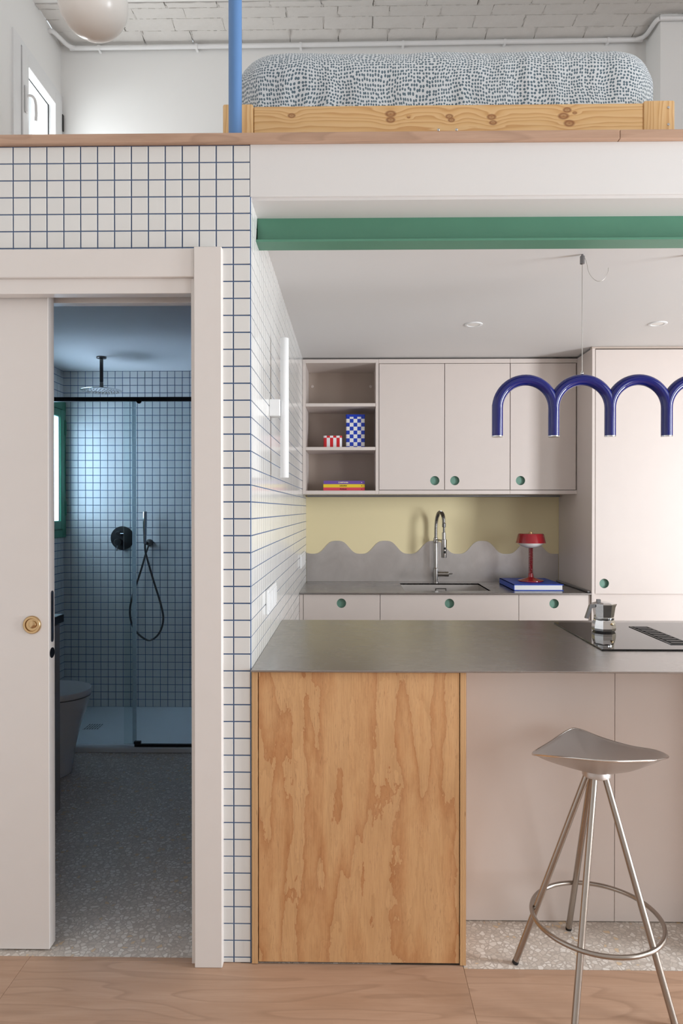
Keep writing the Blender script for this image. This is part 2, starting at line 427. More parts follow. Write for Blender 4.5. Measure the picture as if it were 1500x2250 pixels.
def brick_m():
    s = NT('painted_ceiling_brick'); nz = s.noise(s.coord(), 14, 5, 0.65)
    cr = s.ramp(s.noise(s.coord((1, 1, 1)), 38, 3, 0.7), [(0.70, (0, 0, 0, 1)), (0.78, (1, 1, 1, 1))])
    s.set(Base_Color=s.mix(s.math('MULTIPLY', cr, 0.12), s.mix(nz, lin(214, 210, 205), lin(230, 227, 223)), lin(150, 145, 140)), Roughness=0.8)
    s.bump(nz, 0.6, 0.006); return s.m
M['brick'] = brick_m()

# ================================================================== STRUCTURE
XS = -0.306          # kitchen face of the tiled partition
YF = 2.083           # tiled front wall, island front
XL = -2.0            # outer wall on the left
YB, YBB = 4.62, 4.69 # back wall in the kitchen / bathroom
ZC = 2.338           # ceiling under the loft
ZL = 2.348           # tile line at the foot of the fascia
XR, YR, ZT = 4.0, -3.5, 4.60

# ---- floors
fl = struct('floor', bx(XL, XR, YR, 1.36, -0.08, 0.0), M['oak'], 'pinkish oak boards on the living room floor', 'floor')
def plank(x0, x1, y0, y1):
    g = 0.0003
    obj('plank', bx(x0 + g, x1 - g, y0 + g, y1 - g, -0.03, 0.0, 0.0008), M['oak'], fl)
box_ = bx(XL, XR, 1.36, 2.12, -0.08, -0.012); obj('underlay', box_, M['darkgap'], fl)
rows = [(1.827, 2.067, -1.0), (1.587, 1.827, -0.42), (1.36, 1.587, -1.34)]
for y0, y1, ph in rows:
    x = ph - 1.34
    while x < XR:
        a, b = max(x, XL), min(x + 1.34, XR)
        if b - a > 0.02: plank(a, b, y0, 2.0845 if y1 > 2.0 and b < 0.35 else y1)
        x += 1.34
plank(-1.0, -0.34, 2.0845, 2.106); plank(XL, -1.0, 2.0845, 2.106)
fb = struct('floor_bathroom', bx(XL, -0.40, 2.106, YBB, -0.06, 0.0), M['terrazzo'], 'shadowed terrazzo floor of the bathroom behind the sliding door', 'floor')
fk = struct('floor_kitchen', bx(-0.40, XR, 2.07, YB, -0.08, -0.006), M['grey_lac'], 'beige terrazzo tile floor under the island', 'floor')
for i in range(-2, 6):
    for j in range(0, 5):
        x0, x1 = max(0.722 + 0.6 * i, XS), min(0.722 + 0.6 * (i + 1), XR)
        y0, y1 = (2.085 if j == 0 and x1 < 0.2 else 2.067) + 0.6 * j if j == 0 else 2.067 + 0.6 * j, min(2.067 + 0.6 * (j + 1), YB)
        if x1 - x0 < 0.02 or y1 - y0 < 0.02: continue
        if j == 0 and x0 < 0.34 < x1: x0 = 0.341
        obj('terrazzo_tile', bx(x0 + .0004, x1 - .0004, y0 + .0004, y1 - .0004, -0.02, 0.0), M['terrazzo'], fk)

# ---- tile helpers
TG = 0.0040          # joint
tile_cache = {}
def tile_mesh(w, h, ax):
    """a glazed tile with softened edges lying on the Y- or X- facing plane, origin at its back"""
    key = (round(w, 4), round(h, 4), ax)
    if key not in tile_cache:
        bm = BM(); t, b = 0.0035, 0.0012
        ra = [(-w / 2, -h / 2), (w / 2, -h / 2), (w / 2, h / 2), (-w / 2, h / 2)]
        rb = [(-w / 2 + b, -h / 2 + b), (w / 2 - b, -h / 2 + b), (w / 2 - b, h / 2 - b), (-w / 2 + b, h / 2 - b)]
        mk = {'-Y': lambda u, v, d: (u, -d, v), '+X': lambda u, v, d: (d, u, v)}[ax]
        l = [[bm.verts.new(mk(u, v, d)) for u, v in q] for q, d in ((ra, 0), (ra, t - b * 0.6), (rb, t))]
        ring_faces(bm, l, True, False, True); bmesh.ops.recalc_face_normals(bm, faces=bm.faces)
        me = bpy.data.meshes.new('tile'); bm.to_mesh(me); bm.free(); me.materials.append(M['tile'])
        tile_cache[key] = me
    return tile_cache[key]
def tile(parent, x, y, z, w, h, ax='-Y'):
    o = bpy.data.objects.new('tile', tile_mesh(w, h, ax)); C.objects.link(o); o.parent = parent
    o.location = Vector((x, y, z)) - wl(parent)
def tiles_joined(parent, cells, ax, plane):
    """many tiles too thin in the photograph to pick apart: one part"""
    bm = BM(); t, b = 0.0035, 0.0012
    for u0, u1, v0, v1 in cells:
        rings = []
        for e, d in ((0, 0), (0, t - b * .6), (b, t)):
            q = ((u0 + e, v0 + e), (u1 - e, v0 + e), (u1 - e, v1 - e), (u0 + e, v1 - e))
            rings.append([bm.verts.new((u, plane - d, v) if ax == '-Y' else (plane + d, u, v)) for u, v in q])
        ring_faces(bm, rings, True, False, True)
    o = obj('tiling', bm, M['tiles'], parent); o['kind'] = 'stuff'; return o

# ---- tiled front wall with the door opening
PX, PZ = 0.0520, 0.0518
bm = BM()
box(bm, -2.0, XS - 0.0035, YF + .0035, 2.22, 2.08, 2.5045)
box(bm, -0.47, XS - 0.0035, YF + .0035, 2.22, 0, 2.08)
box(bm, -2.0, -1.30, YF + .0035, 2.115, 0, 2.08); box(bm, -2.0, -1.30, 2.19, 2.22, 0, 2.08)
wf = struct('wall_front', bm, M['grout'], 'white square tiles with blue grout around the bathroom doorway', 'wall')
xj = -0.361
cols = [(xj, XS)] + [(xj - PX * (k + 1), xj - PX * k) for k in range(0, 17)]
obj('corner_joint', bx(XS - .0055, XS - .0012, YF + .0012, YF + .0065, 0, ZL), M['grout'], wf)
rws = [(ZL - PZ * (k + 1), ZL - PZ * k) for k in range(-3, 45)] + [(0.0, ZL - PZ * 45)]
for ci, (a, b) in enumerate(cols):
    for c_, d_ in rws:
        if ci >= 2 and d_ < 2.17: continue
        a2, c2 = a, c_
        if ci >= 2: c2 = max(c_, 2.176)
        if ci == 1 and d_ < 2.19: a2 = max(a, -0.400)
        if d_ - c2 < 0.008 or b - a2 < 0.006: continue
        top = ci == 0 and c_ > ZL - 0.01
        b2 = -0.309 if top else (b - .002 if ci == 0 else b)
        tile(wf, (a2 + b2) / 2, YF + .0035, (c2 + d_) / 2, b2 - a2 - TG, d_ - c2 - TG)

# ---- tiled partition towards the kitchen
ws = struct('wall_side', bx(-0.405, XS - .0035, YF + .01, YB, 0, ZL), M['grout'], 'white tiled side wall of the kitchen with the linear lamp', 'wall')
cells = []
for c_, d_ in rws[3:]:
    y = YF + 0.001
    while y < YB - 0.01:
        y1 = min(y + PX, YB); cells.append((max(y + .0013, YF + .006), y1 - .0013, c_ + .0015, d_ - .0015)); y += PX
tiles_joined(ws, cells, '+X', XS - .0035)

# ---- bathroom walls
wb = struct('wall_bathroom', bx(XL, -0.405, YBB, YBB + .12, 0, 2.36), M['grout'], 'pale tiled wall at the back of the shower', 'wall')
PB = 0.0516
xb = [(-1.938 + PB * k, -1.938 + PB * (k + 1)) for k in range(-1, 29)]
zb = [(2.298 - PB * k, 2.298 - PB * (k - 1)) for k in range(0, 46)]
rest = []
for (a, b) in xb:
    for (c_, d_) in zb:
        a2, d2 = max(a, XL + .012), min(d_, 2.345)
        if b > -0.41 or d2 - c_ < .01 or b - a2 < .01: continue
        if b < -1.06 and 1.05 < c_ < 1.91: tile(wb, (a2 + b) / 2, YBB, (c_ + d2) / 2, b - a2 - TG, d2 - c_ - TG)
        else: rest.append((a2 + TG / 2, b - TG / 2, c_ + TG / 2, d2 - TG / 2))
tiles_joined(wb, rest, '-Y', YBB)

# outer wall on the left, with the bathroom and the loft window
W2 = (3.90, 4.665, 1.21, 2.12)     # bathroom window opening y0 y1 z0 z1
W1 = (4.03, 4.685, 2.95, 4.225)    # loft window
bm = BM(); xa = XL - 0.2
for y0, y1, z0, z1 in ((YR, W2[0], 0, ZT), (W2[0], YBB + .12, 0, W2[2]), (W2[0], YBB + .12, W2[3], W1[2]), (W2[1], YBB + .12, W2[2], W2[3]),
                       (W2[0], W1[0], W1[2], ZT), (W1[0], YBB + .12, W1[3], ZT), (W1[1], YBB + .12, W1[2], W1[3])):
    box(bm, xa, XL, y0, y1, z0, z1)
wleft = struct('wall_left', bm, M['white'], 'white outer wall with the small loft window', 'wall')
cells = []
for (c_, d_) in zb:
    y = YBB - 0.004
    while y > 3.2:
        y0 = y - PB
        d2 = min(d_, 2.345)
        inside = y > W2[0] and y0 < W2[1] and d_ > W2[2] and c_ < W2[3]
        if not inside: cells.append((y0 + TG / 2, y - TG / 2, c_ + TG / 2, d2 - TG / 2))
        elif c_ < 1.195: cells.append((y0 + TG / 2, y - TG / 2, c_ + TG / 2, 1.199))
        y = y0
bm = BM(); box(bm, XL, XL + .012, 3.2, YBB, 0, W2[2]); box(bm, XL, XL + .012, 3.2, YBB, W2[3], 2.346)
box(bm, XL, XL + .012, 3.2, W2[0], W2[2], W2[3]); box(bm, XL, XL + .012, W2[1], YBB, W2[2], W2[3])
wbl = struct('wall_bathroom_left', bm, M['grout'], 'narrow strip of tiled wall under the green window', 'wall')
tiles_joined(wbl, cells, '+X', XL + .012)

# kitchen back wall and loft back wall, right and rear walls of the living room
struct('wall_back', bx(XS - .1, XR, YB, YB + .15, 0, 2.36), M['yellow'], 'pale yellow painted kitchen wall above the wavy steel', 'wall')
struct('wall_loft', bx(XL, XR, YBB, YBB + .15, 2.36, ZT), M['white'], 'white plastered wall behind the bed in the loft', 'wall')
struct('wall_pillar', bx(2.0, XR, 4.47, YBB, 2.53, ZT), M['white'], 'white boxed pillar beside the far end of the bed', 'wall')
def wall_with(name, ax, pos, thick, a0, a1, z1, holes, m, label):
    """wall along the y (ax X) or x (ax Y) direction with rectangular openings"""
    us = sorted({a0, a1} | {h[0] for h in holes} | {h[1] for h in holes}); vs = sorted({0, z1} | {h[2] for h in holes} | {h[3] for h in holes})
    bm = BM()
    for u0, u1 in zip(us, us[1:]):
        for v0, v1 in zip(vs, vs[1:]):
            if any(h[0] <= u0 and u1 <= h[1] and h[2] <= v0 and v1 <= h[3] for h in holes): continue
            if ax == 'X': box(bm, pos, pos + thick, u0, u1, v0, v1)
            else: box(bm, u0, u1, pos, pos + thick, v0, v1)
    return struct(name, bm, m, label, 'wall')
RH = [(1.05, 1.75, 0.2, 2.4), (-1.8, -0.2, 0.2, 2.4), (-1.2, 1.8, 2.95, 4.05)]
BH = []
wall_with('wall_right', 'X', XR, 0.15, YR, YB + .15, ZT, RH, M['white'], 'white living room wall with tall windows facing the kitchen side')
wall_with('wall_rear', 'Y', YR - .15, 0.15, XL, XR, ZT, BH, M['white'], 'plain white living room wall opposite the island')

# ceilings
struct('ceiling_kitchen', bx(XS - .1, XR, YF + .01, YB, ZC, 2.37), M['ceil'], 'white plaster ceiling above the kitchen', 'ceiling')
struct('ceiling_bathroom', bx(XL, -0.40, 2.2, YBB, 2.346, 2.37), M['white'], 'plain ceiling over the shower', 'ceiling')
lf = struct('floor_loft', bx(XL, XR, YF + .02, YBB, 2.37, 2.52), M['oak'], 'loft deck that carries the bed', 'floor')
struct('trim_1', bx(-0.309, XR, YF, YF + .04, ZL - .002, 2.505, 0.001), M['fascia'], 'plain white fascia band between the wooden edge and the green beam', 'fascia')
t2 = thing('trim_2', 'oak edge board along the loft floor, above tiles and fascia', 'edge board', (0, 2.07, 2.505), kind='structure')
obj('board', bx(XL, 0.8045, 2.066, 2.16, 2.505, 2.532, 0.0015), M['oak_edge'], t2)
obj('board', bx(0.8055, XR, 2.066, 2.16, 2.505, 2.532, 0.0015), M['oak_edge'], t2)

# brick vaulted ceiling of the loft
ce = struct('ceiling', bx(XL, XR, YR, 4.30, ZT - .012, ZT + .1), M['white'], 'smooth white ceiling beam along the brick vault', 'ceiling')
cv = struct('ceiling_vault', bx(XL, XR, 4.30, YBB, ZT + .014, ZT + .1), M['mortar'], 'white painted brick vault above the bed', 'ceiling')
vz = lambda y: 4.578 + 0.020 * math.sin(PI * (y - 4.30) / 0.39)
def brick(x0, x1, y0, y1):
    bm = BM(); nx, ny = 6, 3; g = 0.0012
    top = []
    for j in range(ny + 1):
        row = []
        for i in range(nx + 1):
            x = x0 + g + (x1 - x0 - 2 * g) * i / nx; y = y0 + g + (y1 - y0 - 2 * g) * j / ny
            ed = i in (0, nx) or j in (0, ny)
            nn = noise.noise(Vector((x * 11, y * 17, 3.1)))
            row.append(bm.verts.new((x + (R.uniform(-.003, .003) if ed else 0), y + (R.uniform(-.0025, .0025) if ed else 0), vz(y) + nn * .003 + (0.0015 if ed else 0) + R.uniform(-.0008, .0008))))
        top.append(row)
    up = [[bm.verts.new((v.co.x, v.co.y, v.co.z + .03)) for v in row] for row in top]
    for j in range(ny):
        for i in range(nx): bm.faces.new((top[j][i], top[j][i + 1], top[j + 1][i + 1], top[j + 1][i]))
    per = [(0, i) for i in range(nx)] + [(j, nx) for j in range(ny)] + [(ny, i) for i in range(nx, 0, -1)] + [(j, 0) for j in range(ny, 0, -1)]
    for k in range(len(per)):
        a, b = per[k], per[(k + 1) % len(per)]
        bm.faces.new((top[a[0]][a[1]], top[b[0]][b[1]], up[b[0]][b[1]], up[a[0]][a[1]]))
    obj('brick', bm, M['brick'], cv, 40)
yy = [4.685, 4.572, 4.462, 4.355, 4.302]
joints = []
for k in range(4):
    x = XL - (0.165 if k % 2 else 0.33 * 0.2)
    while x < 2.6:
        a = max(x, XL + .004)
        if a > XL + .01: joints.append((a, yy[k + 1], yy[k]))
        if x + .33 - a > .03 and not (k < 2 and x > 1.99): brick(a, x + 0.33 + R.uniform(-.01, .0), yy[k + 1], yy[k])
        x += 0.33
bm = BM()   # rough mortar ridge left in the joints
for k in range(1, 4):
    x = XL
    while x < 2.6:
        box(bm, x, x + .021, yy[k] - .0028, yy[k] + .0028, vz(yy[k]) + R.uniform(-.002, .004), ZT + .02); x += 0.022
for xj_, ya, yb in joints:
    for q in range(4): box(bm, xj_ - .006, xj_ + .004, ya + (yb - ya) * q / 4, ya + (yb - ya) * (q + 1) / 4, vz((ya + yb) / 2) + R.uniform(-.001, .006), ZT + .02)
o = obj('mortar', bm, M['mortar'], cv); o['kind'] = 'stuff'

# ---- windows
def window(name, ax, pos, a0, a1, z0, z1, m, label, mull=(), depth=0.07, fw=0.07, bars=()):
    w = thing(name, label, 'window', (pos if ax == 'X' else (a0 + a1) / 2, (a0 + a1) / 2 if ax == 'X' else pos, z0), kind='structure')
    f = (lambda u0, u1, v0, v1, d0, d1, bev=.002: bx(pos + d0, pos + d1, u0, u1, v0, v1, bev)) if ax == 'X' else (lambda u0, u1, v0, v1, d0, d1, bev=.002: bx(u0, u1, pos + d0, pos + d1, v0, v1, bev))
    h = depth / 2
    obj('frame', f(a0, a0 + fw, z0, z1, -h, h), m, w); obj('frame', f(a1 - fw, a1, z0, z1, -h, h), m, w)
    obj('frame', f(a0 + fw, a1 - fw, z1 - fw, z1, -h, h), m, w); obj('frame', f(a0 + fw, a1 - fw, z0, z0 + fw, -h, h), m, w)
    for q in mull: obj('mullion', f(q - .03, q + .03, z0 + fw, z1 - fw, -h, h), m, w)
    obj('pane', f(a0 + fw - .004, a1 - fw + .004, z0 + fw - .004, z1 - fw + .004, -.004, .004, 0), M['glass'], w)
    return w
window('window_3', 'X', XR + .06, *RH[0], M['plastic'], 'narrow tall living room window nearest the island')
window('window_5', 'X', XR + .06, *RH[1], M['plastic'], 'tall living room window farther from the island', (-1.0,))
window('window_4', 'X', XR + .06, *RH[2], M['plastic'], 'long high living room window level with the loft', (-0.2, 0.8))

# loft window: fixed frame, sash, pane, handle, hinge
w1 = thing('window_1', 'white tilt window beside the loft, sky glaring through its pane', 'window', (XL, 4.36, 2.95), kind='structure')
y0, y1, z0, z1 = 4.006, 4.688, 2.94, 4.232
for a in ((y0, 4.097, z0, z1), (4.668, y1, z0, z1), (4.097, 4.668, 4.192, z1), (4.097, 4.668, z0, z0 + .07)):
    obj('frame', bx(XL - .07, XL + .012, *a, .002), M['plastic'], w1)
for a in ((4.104, 4.18, 3.02, 4.187), (4.56, 4.662, 3.02, 4.187), (4.18, 4.56, 4.108, 4.187), (4.18, 4.56, 3.02, 3.10)):
    obj('sash', bx(XL - .055, XL + .02, *a, .003), M['plastic'], w1)
g_ = obj('gasket', bx(XL - .03, XL - .024, 4.18, 4.555, 4.094, 4.10), M['black'], w1, label='black rubber gasket line'); obj('gasket', bx(XL - .03, XL - .024, 4.548, 4.556, 3.1, 4.10), M['black'], w1, label='black rubber gasket line')
obj('gasket', bx(XL - .02, XL + .006, 4.0972, 4.1038, 3.01, 4.18), M['black'], w1, label='black strip standing in for the shaded gap between frame and sash')  # no seal here: black strip painting the shade in the sash gap
obj('pane', bx(XL - .034, XL - .028, 4.176, 4.564, 3.09, 4.112), M['glass'], w1)
hd = obj('handle_plate', bx(XL + .02, XL + .034, 4.118, 4.15, 3.80, 3.965, .008, 2), M['plastic'], w1)
obj('lever', tube(BM(), spline([(XL + .03, 4.134, 3.905), (XL + .058, 4.142, 3.905), (XL + .066, 4.165, 3.885), (XL + .066, 4.175, 3.82), (XL + .064, 4.172, 3.77)], 6), [.009] * 25, 10), M['plastic'], hd, 60)
obj('hinge', bx(XL + .012, XL + .024, 4.662, 4.684, 3.99, 4.10, .002), M['black'], w1, label='small black hinge')
# bathroom window: green frame standing proud of the tiles
w2 = thing('window_2', 'green framed window next to the shower, cool light behind its pane', 'window', (XL, 4.29, 1.2), kind='structure')
for a in ((3.89, 3.95, 1.2, 2.13), (4.625, 4.684, 1.2, 2.13), (3.95, 4.625, 2.07, 2.13), (3.95, 4.625, 1.2, 1.255)):
    obj('frame', bx(XL - .07, XL + .032, *a, .003), M['greenw'], w2)
for a in ((3.955, 4.02, 1.26, 2.065), (4.575, 4.632, 1.26, 2.065), (4.02, 4.575, 2.015, 2.065), (4.02, 4.575, 1.26, 1.315)):
    obj('sash', bx(XL - .05, XL + .044, *a, .003), M['greenw'], w2)
obj('pane', bx(XL + .026, XL + .032, 4.01, 4.58, 1.305, 2.02), M['frost'], w2)
obj('gasket', bx(XL + .032, XL + .036, 4.562, 4.568, 1.315, 2.015), M['black'], w2, label='thin black rubber gasket')
for z in (1.40, 1.95): obj('hinge', bx(XL + .032, XL + .05, 4.634, 4.652, z - .05, z + .05, .004), M['greenw'], w2)

# ---- sliding door: architrave, lining, leaf
d1 = thing('door_1', 'white pocket sliding door standing half open at the bathroom', 'door', (-0.9, 2.12, 0), kind='structure')
L = M['lacquer']
obj('architrave', bx(-0.476, -0.392, 2.058, YF + .004, 0, 2.186, .002), L, d1)
obj('architrave', bx(-1.9, -0.4765, 2.066, YF + .004, 2.098, 2.184, .002), L, d1)
obj('lining', bx(-0.489, -0.469, 2.078, 2.125, 0, 2.098, .001), L, d1)
obj('lining', bx(-0.487, -0.469, 2.185, 2.222, 0, 2.075, .001), L, d1)
obj('lining', bx(-0.480, -0.469, 2.125, 2.185, 0, 2.09), L, d1)
obj('lining', bx(-1.9, -0.489, 2.079, 2.118, 2.052, 2.098, .001), L, d1)
obj('lining', bx(-1.9, -0.487, 2.185, 2.222, 2.056, 2.078, .001), L, d1)
obj('track', bx(-1.9, -0.487, 2.125, 2.175, 2.075, 2.10), M['alum_matt'], d1, label='grey metal running track')
leaf = obj('leaf', bx(-1.75, -0.9505, 2.129, 2.172, 0.006, 2.072, .0015), L, d1)
obj('lock_rosette', lathe(BM(), [(0.0285, 0.0), (0.0285, -.003), (0.026, -.006), (0.0205, -.006), (0.0185, -.002), (0.0, -.002)], -1.003, 2.129, 40, 'Y', 1.030, cap=False), M['brass'], leaf, 40, label='round brass lock rosette')
obj('lock_turn', lathe(BM(), [(0.0115, 0), (0.0115, -.006), (0.009, -.008), (0.0, -.008)], -1.0, 2.129, 24, 'Y', 1.031, cap=False), M['brass'], leaf, 40, label='brass turn button')
bm = prism(BM(), rrect(2.142, 2.160, .972, 1.135, .0089), -0.9515, -0.9485, 'YZ'); obj('edge_pull', bm, M['alum_matt'], leaf, label='long satin steel edge pull')
obj('latch_hole', lathe(BM(), [(0.0165, 0.0), (0.0165, .0025), (0.0, .0025)], -0.9515, 2.151, 24, 'X', .938, cap=False), M['black'], leaf, label='round black latch hole')

# ================================================================== LOFT
# green steel beam and blue post
bm = BM(); s0, s1 = XS, XR
prism(bm, [(2.188, 2.25), (2.262, 2.25), (2.262, 2.257), (2.229, 2.259), (2.229, 2.347), (2.221, 2.347), (2.221, 2.259), (2.188, 2.257)], s0, s1, 'YZ')
tag(obj('steel_beam', bm, M['green']), 'green painted steel beam under the loft edge', 'beam')
bm = lathe(BM(), [(.0205, 2.532), (.0205, ZT - .012)], -.3605, 2.12, 40)
tag(obj('steel_post', bm, M['blue'], None, 30), 'light blue round steel post standing in front of the bed', 'post')

bed = thing('bed_frame', 'low pine bed frame with thick corner posts on the loft floor', 'bed', (0.32, 3.3, 2.52))
for px in (-.43, .967):
    for py in (2.28, 4.24):
        obj('post', bx(px, px + .102, py, py + .10, 2.52, 2.746, .006, 2), M['pine_v'], bed, 40)
rail = obj('side_rail', bx(-.3265, .9665, 2.284, 2.312, 2.585, 2.739, .003), M['pine'], bed)
obj('side_rail', bx(-.328, .967, 4.30, 4.328, 2.585, 2.739, .003), M['pine'], bed)
obj('end_rail', bx(-.40, -.372, 2.38, 4.24, 2.585, 2.739, .003), M['pine_v'], bed); obj('end_rail', bx(1.01, 1.038, 2.38, 4.24, 2.585, 2.739, .003), M['pine_v'], bed)
for i in range(12): obj('slat', bx(-.37, 1.008, 2.34 + i * .162, 2.41 + i * .162, 2.66, 2.678), M['pine'], bed)
for x, z, y in ((.289, 2.6555, 2.284), (.349, 2.6555, 2.284), (1.047, 2.721, 2.28), (1.047, 2.665, 2.28)):
    obj('bolt', lathe(BM(), [(.0045, 0), (.0045, -.001), (.0028, -.002), (.002, -.0005), (0, -.0005)], x, y, 14, 'Y', z, cap=False), M['chrome'], bed, label='small round bolt head')

def mattress():
    x0, x1, y0, y1, z0, z1 = -.405, 1.045, 2.292, 4.26, 2.68, 2.972
    nx, ny, nz = 150, 60, 40
    bm = BM(); uvl = bm.loops.layers.uv.new('UVMap'); grid = {}
    def P(i, j, k):
        x, y, z = x0 + (x1 - x0) * i / nx, y0 + (y1 - y0) * j / ny, z0 + (z1 - z0) * k / nz
        r = 0.125
        rx, ry = .15, .115
        cx, cy, cz = min(max(x, x0 + rx), x1 - rx), min(max(y, y0 + ry), y1 - ry), min(max(z, z0 + .05), z1 - .135)
        rz = .135 if z > cz else .05
        d = Vector(((x - cx) / rx, (y - cy) / ry, (z - cz) / rz)); l = d.length
        if l > 1e-6:
            m = max(abs(d.x), abs(d.y), abs(d.z)); d = d / l * m
        p = Vector((cx + d.x * rx, cy + d.y * ry, cz + d.z * rz))
        n = Vector((d.x / rx, d.y / ry, d.z / rz)); n = n.normalized() if n.length > 1e-6 else Vector((0, 0, 1))
        low = 1 - min(1, max(0, (p.z - z0) / .25))
        pu = abs(noise.noise(Vector((p.x * 13, p.y * 13, p.z * 1.5)))) * .026 * low
        w = noise.noise(Vector((p.x * 4.2, p.y * 3, p.z * 5 + 7))) * .007 + noise.noise(Vector((p.x * 22, p.y * 12, p.z * 8))) * .0022
        return p + n * (w - pu)
    def V(i, j, k):
        key = (i, j, k)
        if key not in grid: grid[key] = bm.verts.new(P(i, j, k))
        return grid[key]
    def quad(ks, uvs):
        f = bm.faces.new([V(*q) for q in ks])
        for l, u in zip(f.loops, uvs): l[uvl].uv = u
    dx, dy, dz = (x1 - x0) / nx, (y1 - y0) / ny, (z1 - z0) / nz
    for i in range(nx):
        for k in range(nz):
            quad(((i, 0, k), (i + 1, 0, k), (i + 1, 0, k + 1), (i, 0, k + 1)), ((i * dx, k * dz), ((i + 1) * dx, k * dz), ((i + 1) * dx, (k + 1) * dz), (i * dx, (k + 1) * dz)))
            quad(((i + 1, ny, k), (i, ny, k), (i, ny, k + 1), (i + 1, ny, k + 1)), ((i * dx, k * dz), ((i + 1) * dx, k * dz), ((i + 1) * dx, (k + 1) * dz), (i * dx, (k + 1) * dz)))
        for j in range(ny):
            h = nz * dz
            quad(((i, j, nz), (i + 1, j, nz), (i + 1, j + 1, nz), (i, j + 1, nz)), ((i * dx, h + j * dy), ((i + 1) * dx, h + j * dy), ((i + 1) * dx, h + (j + 1) * dy), (i * dx, h + (j + 1) * dy)))
            quad(((i, j + 1, 0), (i + 1, j + 1, 0), (i + 1, j, 0), (i, j, 0)), ((0, 0),) * 4)
    for j in range(ny):
        for k in range(nz):
            quad(((0, j + 1, k), (0, j, k), (0, j, k + 1), (0, j + 1, k + 1)), ((-(j + 1) * dy, k * dz), (-j * dy, k * dz), (-j * dy, (k + 1) * dz), (-(j + 1) * dy, (k + 1) * dz)))
            e = nx * dx
            quad(((nx, j, k), (nx, j + 1, k), (nx, j + 1, k + 1), (nx, j, k + 1)), ((e + j * dy, k * dz), (e + (j + 1) * dy, k * dz), (e + (j + 1) * dy, (k + 1) * dz), (e + j * dy, (k + 1) * dz)))
    return bm
tag(obj('mattress', mattress(), M['duvet'], None, 180), 'plump mattress in white cotton with grey blue dots on the pine bed', 'mattress')

# globe lamp of the loft
gl = thing('globe_pendant', 'round opal white globe lamp hanging before the loft window', 'pendant lamp', (-.985, 2.6, ZT - .012))
rg = .129
obj('globe', lathe(BM(), [(max(0.0005, rg * math.sin(PI * k / 28)), -rg * math.cos(PI * k / 28)) for k in range(0, 28)] + [(.03, rg * .985)], -.985, 2.6, 48, 'Z', 3.325), M['opal'], gl, 180)
obj('lamp_holder', lathe(BM(), [(.032, 0), (.032, .05), (.012, .06), (.003, .062)], -.985, 2.6, 24, 'Z', 3.44), M['plastic'], gl, 40)
obj('cord', tube(BM(), [(-.985, 2.6, 3.49), (-.985, 2.6, ZT - .02)], .003, 8), M['plastic'], gl, 60)
obj('ceiling_rose', lathe(BM(), [(.05, 0), (.05, -.02), (.045, -.025), (0.002, -.025)], -.985, 2.6, 28, 'Z', ZT - .012), M['plastic'], gl, 40)

# surface conduit under the vault
cp = thing('conduit_pipe', 'white conduit pipe running below the brick vault', 'pipe', (0, 4.66, 4.55))
pp = [(XL, 4.50, 4.552), (-1.975, 4.505, 4.552), (-1.955, 4.55, 4.549), (-1.93, 4.62, 4.545), (-1.89, 4.652, 4.543), (-1.8, 4.656, 4.543), (-.5, 4.656, 4.549), (.6, 4.656, 4.556), (1.85, 4.656, 4.562), (1.92, 4.652, 4.562), (1.965, 4.61, 4.562), (1.972, 4.49, 4.560), (1.99, 4.456, 4.56), (2.05, 4.452, 4.56), (2.6, 4.452, 4.56)]
obj('pipe', tube(BM(), spline(pp, 6), .0145, 14), M['plastic'], cp, 60)
for x, z in ((-1.723, 4.5435), (-1.056, 4.546), (-.347, 4.550), (.349, 4.554), (1.036, 4.558), (1.732, 4.562)):
    bm = lathe(BM(), [(.0175, -.008), (.0175, .008)], x, 4.656, 18, 'X', z); box(bm, x - .008, x + .008, 4.664, YBB, z - .016, z + .018)
    obj('clip', bm, M['plastic'], cp, 40)

# ================================================================== KITCHEN: wall units
CAB, CAB_SHADED = M['cabinet'], M['cabinet_shaded']
YU = 4.25
us = thing('open_shelf_unit', 'open beige shelf unit beside the tiled wall, two tins and books on it', 'shelf unit', (-.07, 4.42, 1.487))
obj('side_panel', bx(XS + .001, -.286, YU, YB - .003, 1.487, 2.326, .0008), CAB, us); obj('side_panel', bx(.150, .1685, YU, YB - .003, 1.487, 2.326, .0008), CAB, us)
obj('top_panel', bx(-.286, .150, YU, YB, 2.303, 2.326, .0008), CAB, us); obj('bottom_panel', bx(-.286, .150, YU, YB - .003, 1.487, 1.5095, .0008), CAB, us)
obj('shelf', bx(-.2855, .1495, YU + .002, 4.57, 2.033, 2.053, .0008), CAB, us); obj('shelf', bx(-.2855, .1495, YU + .002, 4.57, 1.761, 1.781, .0008), CAB, us)
obj('back_panel', bx(-.286, .150, 4.57, 4.585, 1.5095, 2.303), CAB_SHADED, us)
for x in (-.262, .128): obj('cover_cap', lathe(BM(), [(.0105, 0), (.0105, -.003), (.008, -.0045), (.0005, -.0045)], x, 4.57, 24, 'Y', 2.214), CAB, us, 40)

def fingerhole(door, cx, cz, r, y0, depth):
    """the green lined cup behind a round hole"""
    bm = lathe(BM(), [(r * .995, 0.002), (r * .995, depth), (0.0008, depth)], cx, y0, 28, 'Y', cz, cap=False)
    obj('finger_hole', bm, M['greenm'], door, 40, label='round green finger hole')

